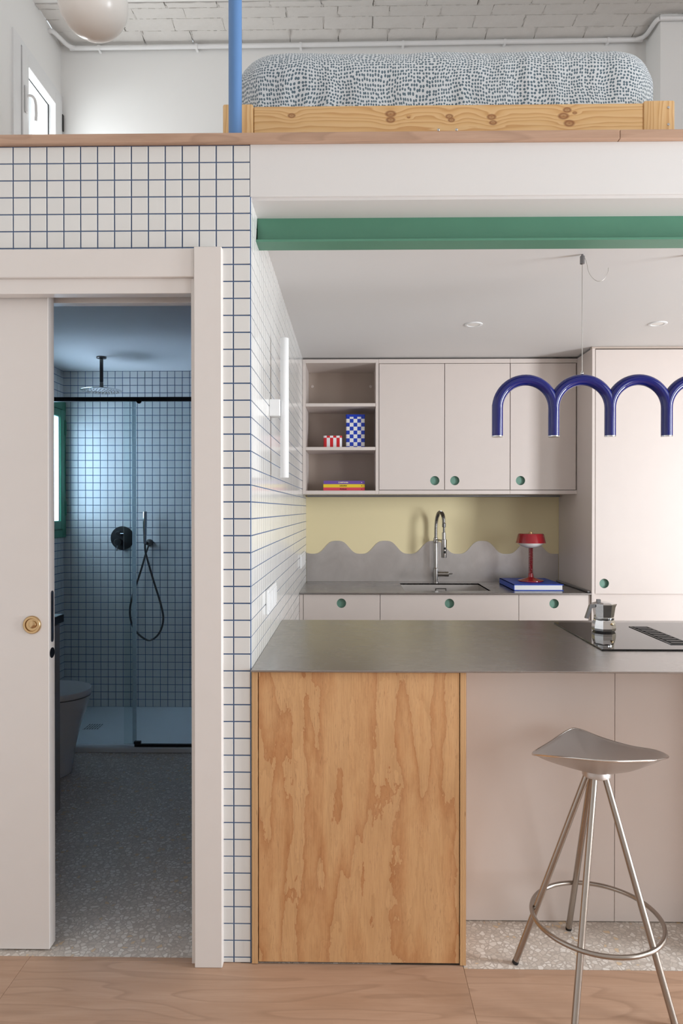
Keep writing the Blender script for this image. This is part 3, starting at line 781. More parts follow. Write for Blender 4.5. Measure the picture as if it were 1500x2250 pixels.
def wall_cabinet(x0, x1, doors, label):
    t = thing('wall_cabinet', label, 'cabinet', ((x0 + x1) / 2, YU, 1.487))
    obj('carcass', bx(x0, x1, YU + .0205, YB, 1.5135, 2.298), CAB, t)
    obj('bottom_panel', bx(x0, x1, YU, YB - .003, 1.487, 1.511, .0008), CAB, t); obj('top_panel', bx(x0, x1, YU, YB, 2.2995, 2.326, .0008), CAB, t)
    for a, b, hx in doors:
        d = obj('door', holed_panel(BM(), a, b, 1.5145, 2.2960, YU, YU + .0195, [(hx, 1.571, .0285)]), CAB, t)
        fingerhole(d, hx, 1.571, .0285, YU, .018)
    return t
a = wall_cabinet(.1695, .982, ((.1725, .5755, .517), (.5795, .981, .641)), 'double beige wall cabinet with two doors, next to the open shelves')
b = wall_cabinet(.983, 1.395, ((.9855, 1.388, 1.047),), 'single door beige wall cabinet above the red lamp')
tag(obj('light_strip', bx(-.295, 1.378, 4.535, 4.60, 1.4745, 1.4865, .001), M['alum_matt']), 'slim grey light strip under the wall cabinets', 'light strip')

# tins and books on the shelves
t = thing('storage_tin', 'square tin with blue and white checks on the middle shelf', 'tin', (.0245, 4.385, 1.781))
obj('body', prism(BM(), rrect(-.035, .084, 4.325, 4.444, .008), 1.781, 1.978, 'XY'), M['check'], t, 40)
obj('lid', prism(BM(), rrect(-.0362, .0852, 4.3238, 4.4452, .009), 1.978, 1.993, 'XY'), M['tinblue'], t, 40)
t = thing('storage_tin', 'low tin with red and white stripes beside the tall checked tin', 'tin', (-.119, 4.385, 1.781))
obj('body', prism(BM(), rrect(-.1775, -.0605, 4.325, 4.444, .012), 1.781, 1.846, 'XY'), M['stripe'], t, 40)
obj('lid', prism(BM(), rrect(-.1785, -.0595, 4.324, 4.445, .013), 1.846, 1.859, 'XY'), M['stripe_lid'], t, 40)

def text_mesh(s, size, m, parent, loc, bold=0.0):
    cu = bpy.data.curves.new('t', 'FONT'); cu.body = s; cu.size = size; cu.align_x = 'CENTER'; cu.align_y = 'CENTER'; cu.extrude = .0003; cu.offset = bold
    o = bpy.data.objects.new('t', cu); C.objects.link(o)
    me = bpy.data.meshes.new_from_object(o.evaluated_get(bpy.context.evaluated_depsgraph_get()))
    bpy.data.objects.remove(o); bpy.data.curves.remove(cu)
    me.transform(Matrix.Rotation(PI / 2, 4, 'X')); me.materials.clear(); me.materials.append(m)
    q = bpy.data.objects.new('lettering', me); C.objects.link(q); q.parent = parent; q.location = Vector(loc) - wl(parent); return q
bk = [('PUGLIA', 'redb', 'ink', 'coral red book at the bottom of the three book stack'), ('LIGURIA', 'yellowb', 'ink', 'yellow book in the middle of the three book stack'), ('CAMPANIA', 'purple', 'inkw', 'purple book on top of the three book stack')]
for i, (word, cm, im, lab) in enumerate(bk):
    z = 1.5095 + i * .0212; x0, x1 = (-.178, -.178, -.176)[i], .084
    t = thing('book', lab, 'book', ((x0 + x1) / 2, 4.40, z), 'flat lying books on the lowest shelf')
    bm = BM(); box(bm, x0, x1, 4.312, 4.52, z, z + .003); box(bm, x0, x1, 4.312, 4.52, z + .0177, z + .0207); box(bm, x0, x1, 4.310, 4.314, z, z + .0207)
    obj('cover', bm, M[cm], t); obj('pages', bx(x0 + .003, x1 - .003, 4.315, 4.516, z + .0031, z + .0176), M['paper'], t)
    text_mesh(word, .0125, M[im], t, (-.052, 4.3098, z + .0103), .0003)
    obj('emblem', lathe(BM(), [(.0028, 0), (.0028, -.0004), (.0001, -.0004)], .064, 4.3102, 10, 'Y', z + .0103), M[im], t)

# ---- tall unit on the right
tu = thing('tall_cabinet', 'tall beige cabinet reaching the ceiling behind the blue pendant', 'cabinet', (1.8, 4.3, 0))
obj('side_panel', bx(1.395, 1.4125, 3.985, YB - .003, 0.0, 2.326, .0008), CAB, tu)
obj('side_panel', bx(2.42, 2.438, 3.985, YB - .003, 0.0, 2.326, .0008), CAB, tu)
obj('carcass', bx(1.414, 2.418, 4.006, YB - .003, .1, 2.32), CAB, tu); obj('top_filler', bx(1.395, 2.438, 3.99, 4.02, 2.326, ZC - .001), CAB_SHADED, tu)
d = obj('door', holed_panel(BM(), 1.4155, 2.0145, .9025, 2.319, 3.985, 4.0045, [(1.467, .962, .0275)]), CAB, tu); fingerhole(d, 1.467, .962, .0275, 3.985, .018)
obj('door', bx(1.4155, 2.0145, .105, .897, 3.985, 4.0045, .0008), CAB, tu)
obj('door', bx(2.0175, 2.4165, .105, .897, 3.985, 4.0045, .0008), CAB, tu); obj('door', bx(2.0175, 2.4165, .9025, 2.319, 3.985, 4.0045, .0008), CAB, tu)
obj('plinth', bx(1.414, 2.418, 4.04, 4.06, 0, .1), CAB, tu)

# ---- base units
YD = 4.0
def base_cabinet(x0, x1, hx, label, hollow=False):
    t = thing('base_cabinet', label, 'cabinet', ((x0 + x1) / 2, YD, 0))
    if hollow:
        obj('carcass', bx(x0 + .001, x0 + .019, YD + .021, YB - .003, .1, .893), CAB, t); obj('carcass', bx(x1 - .019, x1 - .001, YD + .021, YB - .003, .1, .893), CAB, t); obj('carcass', bx(x0 + .019, x1 - .019, YD + .021, YB - .02, .1, .118), CAB, t)
    else: obj('carcass', bx(x0 + .001, x1 - .001, YD + .021, YB - .003, .1, .893), CAB, t)
    d = obj('drawer', holed_panel(BM(), x0 + .0015, x1 - .0015, .60, .893, YD, YD + .0195, [(hx, .842, .0275)]), CAB, t)
    fingerhole(d, hx, .842, .0275, YD, .018)
    obj('drawer', bx(x0 + .0015, x1 - .0015, .105, .597, YD, YD + .0195, .0008), CAB, t)
    obj('plinth', bx(x0, x1, YD + .05, YD + .066, 0, .1), CAB, t); return t
base_cabinet(-.283, .1675, -.059, 'beige drawer cabinet in the corner by the tiled wall')
base_cabinet(.1675, .9775, .573, 'wide beige drawer cabinet under the sink', True)
base_cabinet(.9775, 1.3935, 1.182, 'narrow beige drawer cabinet under the blue book')
tag(obj('filler_panel', bx(XS + .001, -.2845, YD, YD + .02, 0, .893, .0006), CAB), 'slim beige filler panel between tiles and drawer cabinet', 'panel')

# back worktop with an opening for the sink
SX0, SX1, SY0, SY1 = .318, .835, 4.095, 4.505
bm = BM(); zt0, zt1 = .896, .905
for a in ((XS + .001, SX0, 3.985, YB), (SX1, 1.394, 3.985, YB), (SX0, SX1, 3.985, SY0), (SX0, SX1, SY1, YB)): box(bm, *a, zt0, zt1)
bmesh.ops.remove_doubles(bm, verts=bm.verts, dist=1e-5)
tag(obj('back_worktop', bm, M['worktop']), 'long brushed steel worktop against the kitchen back wall', 'worktop')
tag(obj('end_profile', bx(1.376, 1.394, 4.0, YB - .004, .906, .918, .002), M['alum_matt']), 'dark metal end strip between back worktop and tall cabinet', 'strip')
sk = thing('sink', 'undermounted steel sink in the back worktop', 'sink', ((SX0 + SX1) / 2, 4.3, .72))
bm = BM(); t_ = .002
for a in ((SX0 - t_, SX0, SY0 - t_, SY1 + t_), (SX1, SX1 + t_, SY0 - t_, SY1 + t_), (SX0, SX1, SY0 - t_, SY0), (SX0, SX1, SY1, SY1 + t_)): box(bm, *a, .722, .9035)
box(bm, SX0, SX1, SY0, SY1, .72, .722); bmesh.ops.remove_doubles(bm, verts=bm.verts, dist=1e-5)
obj('basin', bm, M['sinkm'], sk)
bm = BM(); box(bm, .553, .623, SY1 - .004, SY1 - .001, .868, .873); box(bm, .553, .557, SY1 - .004, SY1 - .001, .838, .868); box(bm, .619, .623, SY1 - .004, SY1 - .001, .838, .868); box(bm, .553, .623, SY1 - .004, SY1 - .001, .834, .838); bmesh.ops.remove_doubles(bm, verts=bm.verts, dist=1e-5)
obj('overflow', bm, M['gun'], sk); obj('drain', lathe(BM(), [(.045, 0), (.045, .003), (.03, .003), (.02, .0015), (.0005, .0015)], .575, 4.3, 28, 'Z', .722), M['chrome'], sk, 40)
# wavy splashback
sx0, sx1 = XS + .002, 1.392; nn = 150; topc = []
for i in range(nn + 1):
    x = sx0 + (sx1 - sx0) * i / nn; th = 2 * PI * (x + .262) / .3265
    topc.append((x, 1.136 - .0485 * math.cos(th) + .0045 * math.cos(3 * th)))
bm = BM(); fr = [bm.verts.new((x, YB - .004, z)) for x, z in topc]; fb_ = [bm.verts.new((x, YB - .004, .9055)) for x, z in topc]
br = [bm.verts.new((x, YB - .0005, z)) for x, z in topc]; bb = [bm.verts.new((x, YB - .0005, .9055)) for x, z in topc]
for i in range(nn):
    for q in ((fb_[i], fb_[i + 1], fr[i + 1], fr[i]), (fr[i], fr[i + 1], br[i + 1], br[i]), (br[i], br[i + 1], bb[i + 1], bb[i])): bm.faces.new(q)
tag(obj('splashback', bm, M['splash']), 'wavy topped steel splashback behind the sink', 'splashback')

# faucet with spring hose
fx, fy = .562, 4.565
fc = thing('kitchen_faucet', 'steel spring neck faucet behind the sink', 'faucet', (fx, fy, .905))
obj('body', lathe(BM(), [(.020, 0), (.020, .004), (.0175, .006), (.0175, .094), (.0135, .098), (.0135, .262), (.0155, .263), (.0165, .266), (.0165, .285), (.0145, .287), (.0145, .298), (.010, .30)], fx, fy, 28, 'Z', .905), M['nickel'], fc, 40)
core = spline([(fx, fy, 1.20), (fx + .002, fy - .002, 1.30), (fx + .012, fy - .03, 1.36), (fx + .026, fy - .07, 1.372), (fx + .036, fy - .105, 1.345), (fx + .039, fy - .115, 1.30)], 14)
obj('hose', tube(BM(), core, .008, 12), M['gun'], fc, 60)
def coil(path, rad, wire, turns, seg=10, ws=5):
    path = [Vector(p) for p in path]; n = turns * seg; pts = []
    L_ = [0.0]
    for p, q in zip(path, path[1:]): L_.append(L_[-1] + (q - p).length)
    for i in range(n + 1):
        s_ = L_[-1] * i / n; k = 0
        while k < len(L_) - 2 and L_[k + 1] < s_: k += 1
        u = (s_ - L_[k]) / max(1e-9, L_[k + 1] - L_[k]); p = path[k].lerp(path[k + 1], u); t = (path[k + 1] - path[k]).normalized()
        e1 = t.cross(Vector((1, 0.2, 0))).normalized(); e2 = t.cross(e1); a_ = 2 * PI * i / seg
        pts.append(p + (e1 * math.cos(a_) + e2 * math.sin(a_)) * rad)
    return tube(BM(), pts, wire, ws)
obj('spring', coil(core, .0115, .0017, 38), M['nickel'], fc, 60)
bm = lathe(BM(), [(.007, 0), (.007, .075), (.012, .077), (.012, .085), (.0125, .10)], fx + .039, fy - .115, 16, 'Z', 1.2); obj('connector', bm, M['gun'], fc, 40)
sp = obj('spray_head', lathe(BM(), [(.0165, 0), (.0175, .004), (.0175, .118), (.0125, .12), (.0125, .163), (.009, .165)], fx + .039, fy - .115, 24, 'Z', 1.078), M['nickel'], fc, 40)
for z in (1.115, 1.139): obj('button', lathe(BM(), [(.008, 0), (.008, -.006), (.006, -.0075), (.0005, -.0075)], fx + .042, fy - .1315, 14, 'Y', z), M['black'], sp, 40, label='small black spray button')
obj('dock_arm', tube(BM(), [(fx, fy, 1.19), (fx + .039, fy - .115, 1.19)], .005, 10), M['nickel'], fc, 60)
lv = obj('mixer_barrel', lathe(BM(), [(.0155, .010), (.0155, .058), (.0165, .060), (.0165, .085), (.012, .088)], fx, fy, 24, 'X', .9605), M['nickel'], fc, 40)
obj('lever', tube(BM(), [(fx + .086, fy - .004, .962), (fx + .105, fy - .03, .966)], .004, 10), M['nickel'], lv, 60)

# blue book with the red lamp
t = thing('book', 'thick royal blue book lying flat under the red lamp', 'book', (1.12, 4.3, .905))
bm = BM(); box(bm, .972, 1.268, 4.10, 4.50, .9055, .9095); box(bm, .972, 1.268, 4.10, 4.50, .938, .942); box(bm, .972, .9755, 4.10, 4.50, .9055, .942)
obj('cover', bm, M['cover'], t); obj('pages', bx(.976, 1.262, 4.105, 4.495, .9096, .9379), M['paper'], t)
lx, ly, lz = 1.122, 4.29, .942
t = thing('table_lamp', 'small red lamp with a coil stem on the blue book', 'lamp', (lx, ly, lz))
obj('base', lathe(BM(), [(.0005, .0), (.076, 0), (.079, .004), (.078, .008), (.055, .014), (.024, .022), (.0165, .028), (.0145, .046), (.0145, .05), (.004, .05)], lx, ly, 40, 'Z', lz), M['red'], t, 40)
obj('coil_stem', coil([(lx, ly, lz + .048), (lx, ly, lz + .215)], .0122, .0025, 20, 14, 7), M['red'], t, 60)
obj('core_rod', tube(BM(), [(lx, ly, lz + .045), (lx, ly, lz + .225)], .004, 10), M['red'], t, 60)
obj('diffuser', lathe(BM(), [(.0005, .208), (.03, .211), (.055, .219), (.074, .232), (.082, .246), (.078, .258), (.0005, .26)], lx, ly, 40, 'Z', lz), M['opal'], t, 60, label='white opal glass diffuser')
obj('shade', lathe(BM(), [(.088, .243), (.0925, .241), (.0905, .246), (.0795, .294), (.074, .299), (.02, .301), (.0005, .301), (.0005, .298), (.076, .294)], lx, ly, 44, 'Z', lz, cap=False), M['red'], t, 40)
obj('knob', lathe(BM(), [(.011, .30), (.012, .304), (.009, .311), (.0005, .313)], lx, ly, 20, 'Z', lz), M['brass'], t, 40, label='small brass top knob')

# ================================================================== KITCHEN: island
XE = 2.25
isl = thing('island_worktop', 'brushed steel worktop of the island', 'worktop', (.9, 2.53, .899))
HX0, HX1, HY0, HY1 = .863, 1.487, 2.364, 2.927
obj('top', bx(XS + .001, XE, 2.060, 3.005, .8995, .9055, .0008), M['worktop'], isl)
pc = thing('plywood_cabinet', 'pine plywood cabinet with one door at the tiled end of the island', 'cabinet', (.02, 2.08, 0))
obj('side_panel', bx(-.3045, -.286, 2.076, 2.30, .003, .8985, .0005), M['ply_edge'], pc); obj('side_panel', bx(.3305, .3485, 2.076, 2.30, .003, .8985, .0005), M['ply_edge'], pc)
obj('door', bx(-.2835, .3278, 2.078, 2.096, .008, .8955, .0008), M['ply'], pc)
obj('carcass', bx(-.2855, .330, 2.10, 2.30, .003, .897), M['darkgap'], pc)
ib = thing('kitchen_island', 'rosy beige island body under the steel worktop behind the stool', 'island', (.9, 2.6, 0))
obj('front_panel', bx(.349, .8852, 2.307, 2.325, .003, .8985, .0008), CAB, ib); obj('front_panel', bx(.8868, 1.4215, 2.307, 2.325, .003, .8985, .0008), CAB, ib); obj('front_panel', bx(1.4231, 2.20, 2.307, 2.325, .003, .8985, .0008), CAB, ib)
obj('added_shade_panel', bx(1.285, 1.304, 2.085, 2.306, .003, .8985, .0008), CAB, ib)  # unseen panel, added to block low light and darken the front panel's right
obj('carcass', bx(XS + .002, 2.20, 2.328, 2.97, .1, .8985), CAB, ib); obj('plinth', bx(XS + .002, 2.20, 2.36, 2.93, 0, .1), CAB, ib)
obj('rear_panel', bx(XS + .002, 2.20, 2.972, 2.99, .1, .897, .0008), CAB, ib)

hb = thing('induction_hob', 'black glass induction hob with a vent grille in the island', 'hob', (1.175, 2.64, .9056))
obj('glass_plate', bx(HX0, HX1, HY0, HY1, .9057, .9105, .0015, 2), M['blackglass'], hb)
vg = obj('vent_frame', bx(1.137, 1.143, 2.446, 2.816, .9106, .9125), M['black'], hb)
obj('vent_frame', bx(1.207, 1.213, 2.446, 2.816, .9106, .9125), M['black'], hb); obj('vent_frame', bx(1.143, 1.207, 2.446, 2.452, .9106, .9125), M['black'], hb); obj('vent_frame', bx(1.143, 1.207, 2.81, 2.816, .9106, .9125), M['black'], hb)
obj('vent_well', bx(1.1435, 1.2065, 2.4525, 2.8095, .9104, .9108), M['darkgap'], hb)
for i in range(10): obj('slat', bx(1.148, 1.202, 2.462 + i * .0352, 2.480 + i * .0352, .9106, .9135, .001), M['blackm'], hb)
# moka pot
mx, my, mz = .998, 2.715, .9106
mk = thing('moka_pot', 'small polished aluminium moka pot on the black hob', 'coffee pot', (mx, my, mz))
rot8 = PI / 8
obj('boiler', lathe(BM(), [(.040, 0), (.0445, .006), (.0455, .014), (.0435, .03), (.0395, .044), (.0375, .048)], mx, my, 8, 'Z', mz, rot=rot8), M['alum'], mk)
obj('collar', lathe(BM(), [(.038, 0), (.0385, .001), (.0385, .0085), (.037, .0095)], mx, my, 36, 'Z', mz + .0475), M['chrome'], mk, 40)
obj('upper_body', lathe(BM(), [(.0365, .0), (.0375, .002), (.0445, .05), (.0445, .0515)], mx, my, 8, 'Z', mz + .0565, rot=rot8), M['alum'], mk)
obj('spout', prism(BM(), [(mx + .036, mz + .108), (mx + .041, mz + .092), (mx + .050, mz + .108)], my - .008, my + .008, 'XZ'), M['alum'], mk)
obj('lid', lathe(BM(), [(.0455, 0), (.0455, .002), (.03, .007), (.0005, .010)], mx, my, 8, 'Z', mz + .1085, rot=rot8), M['alum'], mk)
obj('knob', bx(mx - .030, mx - .015, my - .012, my + .003, mz + .109, mz + .127, .002), M['alum_matt'], mk, label='dark square lid knob')
obj('handle', prism(BM(), [(mx - .040, mz + .108), (mx - .058, mz + .108), (mx - .062, mz + .105), (mx - .079, mz + .054), (mx - .067, mz + .052), (mx - .053, mz + .094), (mx - .042, mz + .096)], my - .022, my - .006, 'XZ'), M['alum_matt'], mk, label='matt grey handle')
obj('valve', lathe(BM(), [(.0045, 0), (.0045, -.004), (.002, -.0055), (.0003, -.0055)], mx + .0165, my - .0405, 12, 'Y', mz + .034), M['brass'], mk, 40, label='tiny brass safety valve')

# ---- cobalt arch pendant
PYL = 2.55
pl = thing('arch_pendant', 'cobalt blue tube pendant bent into a row of arches above the island', 'pendant lamp', (.85, PYL, 1.66))
px0, pst, pr, pz = .5425, .2085, .0205, 1.769
rc = pst / 2
for k in range(5):
    cx_ = px0 + pst * (k + .5)
    obj('arch', tube(BM(), [(cx_ - rc * math.cos(PI * i / 28), PYL, pz + rc * math.sin(PI * i / 28)) for i in range(29)], pr, 20), M['cobalt'], pl, 60)
for k in range(6):
    x = px0 + pst * k
    g = obj('leg', lathe(BM(), [(pr, 0), (pr, pz - 1.666 + .012)], x, PYL, 20, 'Z', 1.666), M['cobalt'], pl, 60)
    obj('light_end', lathe(BM(), [(.012, 0), (.0195, 0), (.0205, .001), (.0205, .0045)], x, PYL, 20, 'Z', 1.6615), M['alum'], g, 40, label='silver light opening')
for k in (1, 3):
    x = px0 + pst * (k + .5)
    obj('cable', tube(BM(), [(x, PYL, 1.893), (x, PYL, 2.31)], .0012, 6), M['cable'], pl, 60)
    obj('cable_screw', lathe(BM(), [(.004, 0), (.006, .002), (.006, .008), (.003, .012), (.001, .016)], x, PYL, 12, 'Z', 1.892), M['alum'], pl, 40)
    obj('ceiling_anchor', lathe(BM(), [(.003, 0), (.0085, .002), (.0085, .030), (.004, .033), (.004, ZC - 2.301)], x, PYL, 16, 'Z', 2.301), M['alum_matt'], pl, 40)
    if k == 1: obj('spare_wire', tube(BM(), spline([(x + .004, PYL, 2.335), (x + .013, PYL - .005, 2.31), (x + .022, PYL - .01, 2.265), (x + .045, PYL - .015, 2.236), (x + .07, PYL - .015, 2.237), (x + .088, PYL - .012, 2.262), (x + .093, PYL - .01, 2.285)], 6), .0009, 6), M['cable'], pl, 60)
# recessed spots
for x, lab in ((.623, 'flat white ceiling spot over the double wall cabinet'), (1.557, 'flat white ceiling spot in front of the tall cabinet')):
    t = thing('ceiling_spot', lab, 'spot lamp', (x, 3.503, ZC))
    obj('trim_ring', lathe(BM(), [(.030, -.0005), (.032, -.004), (.041, -.005), (.0455, -.003), (.046, 0)], x, 3.503, 36, 'Z', ZC, cap=False), M['plastic'], t, 40)
    obj('lens', lathe(BM(), [(.0305, 0), (.0305, -.002), (.0005, -.0025)], x, 3.503, 36, 'Z', ZC), M['opal'], t, 40)
# linear wall lamp and outlets on the tiled wall
t = thing('wall_lamp', 'slim white tube lamp standing off the tiled side wall', 'wall lamp', (XS, 2.57, 1.77))
obj('bracket', bx(XS, -.266, 2.537, 2.60, 1.741, 1.803, .002), M['plastic'], t)
obj('tube', lathe(BM(), [(.0152, 0), (.016, .001), (.016, .523), (.0152, .524)], -.252, 2.568, 24, 'Z', 1.512), M['plastic'], t, 40)
for y0, y1, z0, z1, n_, lab in ((2.43, 2.70, 1.015, 1.105, 3, 'long white socket plate on the tiled wall over the island'), (4.03, 4.38, 1.04, 1.125, 2, 'white socket plate on the tiled wall near the back worktop')):
    t = thing('socket_plate', lab, 'socket', (XS, (y0 + y1) / 2, z0))
    obj('plate', bx(XS, XS + .009, y0, y1, z0, z1, .002), M['plastic'], t)
    w_ = (y1 - y0 - .02) / n_
    for i in range(n_): obj('socket', bx(XS + .0085, XS + .012, y0 + .012 + i * w_, y0 + .008 + (i + 1) * w_, z0 + .012, z1 - .012, .002), M['plastic'], t)

# ================================================================== STOOL
st = thing('bar_stool', 'steel bar stool with a dished aluminium saddle seat before the island', 'stool', (.735, 2.05, 0))
rim = [(.551, 2.08, .654), (.622, 2.15, .664), (.700, 2.212, .682), (.738, 2.222, .682), (.806, 2.20, .661), (.874, 2.15, .653), (.922, 2.08, .664), (.923, 2.0, .675), (.864, 1.93, .692), (.816, 1.895, .701), (.703, 1.865, .710), (.622, 1.905, .703), (.560, 2.0, .676)]
rs = spline(rim, 8, True); cc = Vector((.737, 2.05, .622)); bm = BM(); rings = []
NR = 14
def seat_pt(p, f, off):
    q = cc.lerp(p, f); q.z = cc.z + (p.z - cc.z) * (f ** 2.1) + off; return q
for side in (0, 1):
    rr_ = []
    for j in range(1, NR + 1):
        f = j / NR
        rr_.append([bm.verts.new(seat_pt(p, f, 0.0 if side == 0 else -.0075 * (1 - f ** 6 * .75))) for p in rs])
    c0 = bm.verts.new(cc + Vector((0, 0, 0 if side == 0 else -.0075))); n_ = len(rs)
    for i in range(n_): bm.faces.new((c0, rr_[0][i], rr_[0][(i + 1) % n_]))
    ring_faces(bm, rr_); rings.append(rr_[-1])
mid = [bm.verts.new(((a_.co + b_.co) / 2) + (Vector((a_.co.x - cc.x, a_.co.y - cc.y, 0)).normalized() * .002)) for a_, b_ in zip(rings[0], rings[1])]
ring_faces(bm, [rings[0], mid, rings[1]])
obj('seat', bm, M['seat'], st, 60)
obj('rim', tube(BM(), [p + Vector((0, 0, -.003)) for p in rs], .0030, 8, True), M['rimm'], st, 60, label='bright rolled rim of the seat')
obj('hub', lathe(BM(), [(.036, 0), (.041, .003), (.041, .016), (.036, .024), (.0005, .026)], .737, 2.062, 32, 'Z', .590), M['seat'], st, 40)
legs = [((.503, 2.093), (.712, 2.068)), ((.719, 2.264), (.7345, 2.094)), ((.870, 1.841), (.754, 2.036)), ((.597, 1.829), (.722, 2.036))]
for (fx_, fy_), (tx_, ty_) in legs:
    f_, t__ = Vector((fx_, fy_, .006)), Vector((tx_, ty_, .596))
    g = obj('leg', tube(BM(), [f_, f_.lerp(t__, .5), t__], .0095, 16), M['leg'], st, 60)
    dr = (t__ - f_).normalized()
    obj('foot_cap', tube(BM(), [f_ - dr * .005, f_ + dr * .004], .0098, 16), M['black'], g, 60, label='black rubber foot cap')
rx_, ry_, rR, rZ = .7295, 2.0397, .186, .178
obj('foot_ring', tube(BM(), [(rx_ + rR * math.cos(2 * PI * k / 72), ry_ + rR * math.sin(2 * PI * k / 72), rZ) for k in range(72)], .0068, 12, True), M['leg'], st, 60)

# ================================================================== BATHROOM
ty = thing('shower_tray', 'white shower tray with a slotted drain', 'shower tray', (-1.2, 4.28, 0))
obj('slab', bx(XL + .016, -.42, 3.874, YBB - .004, .0005, .03, .004), M['tray'], ty)
dg = obj('drain_cover', bx(-1.665, -1.565, 4.19, 4.30, .030, .0315), M['tray'], ty)
for i in range(6):
    for j in range(3): obj('slot', bx(-1.657 + i * .0158, -1.651 + i * .0158, 4.195 + j * .036, 4.223 + j * .036, .0314, .0322), M['black'], dg)
ss = thing('shower_screen', 'clear glass sliding shower screen hung from a black rail', 'shower screen', (-1.2, 3.9, .03))
obj('top_rail', bx(XL + .016, -.42, 3.892, 3.918, 2.012, 2.036, .002), M['black'], ss)
obj('glass_panel', bx(XL + .02, -1.250, 3.912, 3.918, .036, 2.012), M['showerglass'], ss); obj('edge_seal', bx(-1.262, -1.240, 3.910, 3.920, .036, 2.012, .002), M['seal'], ss, label='pale translucent edge seal')
obj('glass_panel', bx(-1.306, -.43, 3.894, 3.900, .046, 2.012), M['showerglass'], ss)
obj('bottom_rail', bx(-1.245, -.42, 3.888, 3.906, .0305, .046, .002), M['black'], ss); obj('guide_block', bx(-1.247, -1.208, 3.884, 3.905, .046, .062, .002), M['black'], ss)
obj('roller', lathe(BM(), [(.014, 0), (.014, .008), (.001, .008)], -1.215, 3.886, 20, 'Y', 2.011), M['black'], ss, 40)
# rain shower
t = thing('rain_shower', 'round rain shower head hanging from the bathroom ceiling', 'shower head', (-1.562, 4.25, 2.346))
G = M['gun']
obj('flange', lathe(BM(), [(.030, 0), (.030, -.009), (.028, -.011), (.0005, -.011)], -1.562, 4.25, 28, 'Z', 2.346), G, t, 40)
obj('arm', lathe(BM(), [(.011, 0), (.011, -.148), (.0095, -.150), (.0095, -.153), (.011, -.155), (.011, -.178), (.0155, -.180), (.0155, -.19), (.003, -.194)], -1.562, 4.25, 20, 'Z', 2.338), G, t, 40)
hdm = obj('head_disc', lathe(BM(), [(.0005, .0105), (.05, .009), (.120, .003), (.126, .0), (.120, -.004), (.0005, -.005)], -1.562, 4.25, 48, 'Z', 2.135), M['chrome'], t, 40)
bm = BM()
for ring_, cnt in ((.02, 6), (.04, 12), (.06, 18), (.08, 24), (.10, 30)):
    for k in range(cnt):
        a_ = 2 * PI * k / cnt; lathe(bm, [(.0022, 0), (.0018, -.0035)], -1.562 + ring_ * math.cos(a_), 4.25 + ring_ * math.sin(a_), 5, 'Z', 2.1305)
o = obj('nozzles', bm, M['grey_lac'], hdm); o['kind'] = 'stuff'
# mixer and hand shower
t = thing('shower_mixer', 'round dark metal shower mixer plate with two knobs on the tiles', 'mixer', (-1.58, YBB, 1.195))
obj('plate', lathe(BM(), [(.081, 0), (.081, -.005), (.079, -.007), (.0005, -.007)], -1.579, YBB - .0035, 44, 'Y', 1.195), G, t, 40)
k1 = obj('knob', lathe(BM(), [(.0155, 0), (.0155, -.03), (.0135, -.033), (.0005, -.033)], -1.600, YBB - .010, 24, 'Y', 1.227), G, t, 40)
obj('pin', tube(BM(), [(-1.586, YBB - .035, 1.227), (-1.560, YBB - .038, 1.227)], .0032, 8), M['chrome'], k1, 60)
k2 = obj('knob', lathe(BM(), [(.0235, 0), (.0235, -.04), (.021, -.043), (.0005, -.043)], -1.600, YBB - .010, 28, 'Y', 1.168), G, t, 40)
obj('pin', tube(BM(), [(-1.601, YBB - .045, 1.147), (-1.603, YBB - .05, 1.108)], .004, 8), M['chrome'], k2, 60)
t = thing('hand_shower', 'slim hand shower with a looped metal hose on the tiled wall', 'hand shower', (-1.40, YBB, 1.16))
obj('holder', lathe(BM(), [(.024, 0), (.024, -.012), (.018, -.018), (.012, -.035), (.012, -.068), (.001, -.070)], -1.391, YBB - .0035, 24, 'Y', 1.163), G, t, 40)
obj('handset', lathe(BM(), [(.004, 0), (.0095, .004), (.0115, .05), (.0135, .115), (.0145, .14), (.0145, .222), (.012, .224), (.0005, .224)], -1.402, YBB - .075, 20, 'Z', 1.155), M['chrome'], t, 40)
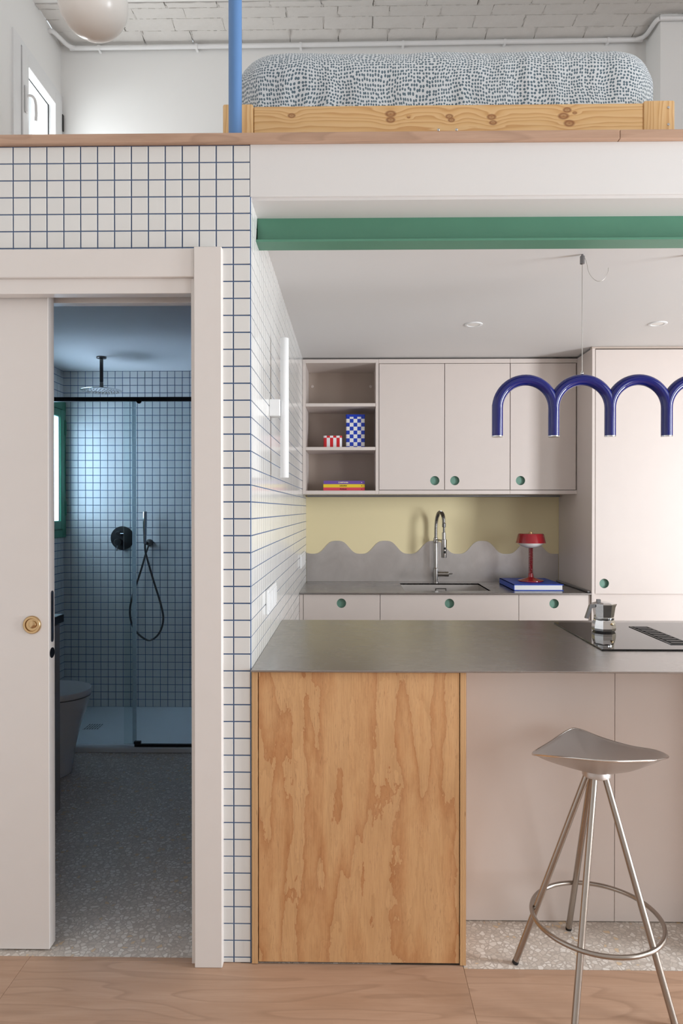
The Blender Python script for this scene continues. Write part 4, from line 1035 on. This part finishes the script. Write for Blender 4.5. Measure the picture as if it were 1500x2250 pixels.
obj('hose', tube(BM(), spline([(-1.402, 4.615, 1.16), (-1.398, 4.615, 1.10), (-1.372, 4.62, 1.0), (-1.345, 4.625, .90), (-1.30, 4.63, .75), (-1.282, 4.63, .64), (-1.312, 4.63, .545), (-1.374, 4.63, .50), (-1.437, 4.632, .527), (-1.492, 4.635, .593), (-1.514, 4.64, .69), (-1.497, 4.645, .80), (-1.447, 4.652, .955), (-1.41, 4.66, 1.09), (-1.393, 4.665, 1.145)], 6), .0066, 10), G, t, 60)

# toilet
tl = thing('toilet', 'white floor standing toilet, lid closed, beyond the half open door', 'toilet', (-1.7, 3.57, 0))
def dshape(tip, hw, back=XL + .016, yc=3.57, n=18):
    e = tip - hw * 1.25; pts = [(back, yc - hw)]
    for k in range(n + 1):
        a_ = -PI / 2 + PI * k / n; pts.append((e + hw * 1.25 * math.cos(a_), yc + hw * math.sin(a_)))
    pts.append((back, yc + hw)); return pts
def loft(secs):
    bm = BM(); rings = [[bm.verts.new((x, y, z)) for x, y in dshape(tip, hw)] for z, tip, hw in secs]
    ring_faces(bm, rings, True, True, True); return bm
obj('bowl', loft([(0.0, -1.487, .150), (.004, -1.48, .155), (.12, -1.465, .158), (.26, -1.43, .166), (.36, -1.395, .172), (.412, -1.38, .175)]), M['porcelain'], tl, 40)
obj('lid', loft([(.418, -1.377, .177), (.424, -1.374, .179), (.442, -1.373, .180), (.448, -1.377, .177)]), M['porcelain'], tl, 40)
obj('cistern', bx(XL + .016, -1.86, 3.40, 3.74, .449, .82, .02, 3), M['porcelain'], tl, 40)
vn = thing('vanity_unit', 'grey vanity unit with a black top, mostly hidden by the door', 'vanity', (-1.66, 2.85, 0))
obj('body', bx(XL + .02, -1.335, 2.62, 3.085, .03, .878, .001), M['grey_lac'], vn); obj('door', bx(-1.335, -1.318, 2.64, 3.064, .035, .874, .001), M['grey_lac'], vn)
obj('top', bx(XL + .02, -1.312, 2.61, 3.095, .879, .916, .002), M['black'], vn, label='black counter top'); obj('plinth', bx(XL + .02, -1.36, 2.64, 3.06, 0, .03), M['black'], vn)
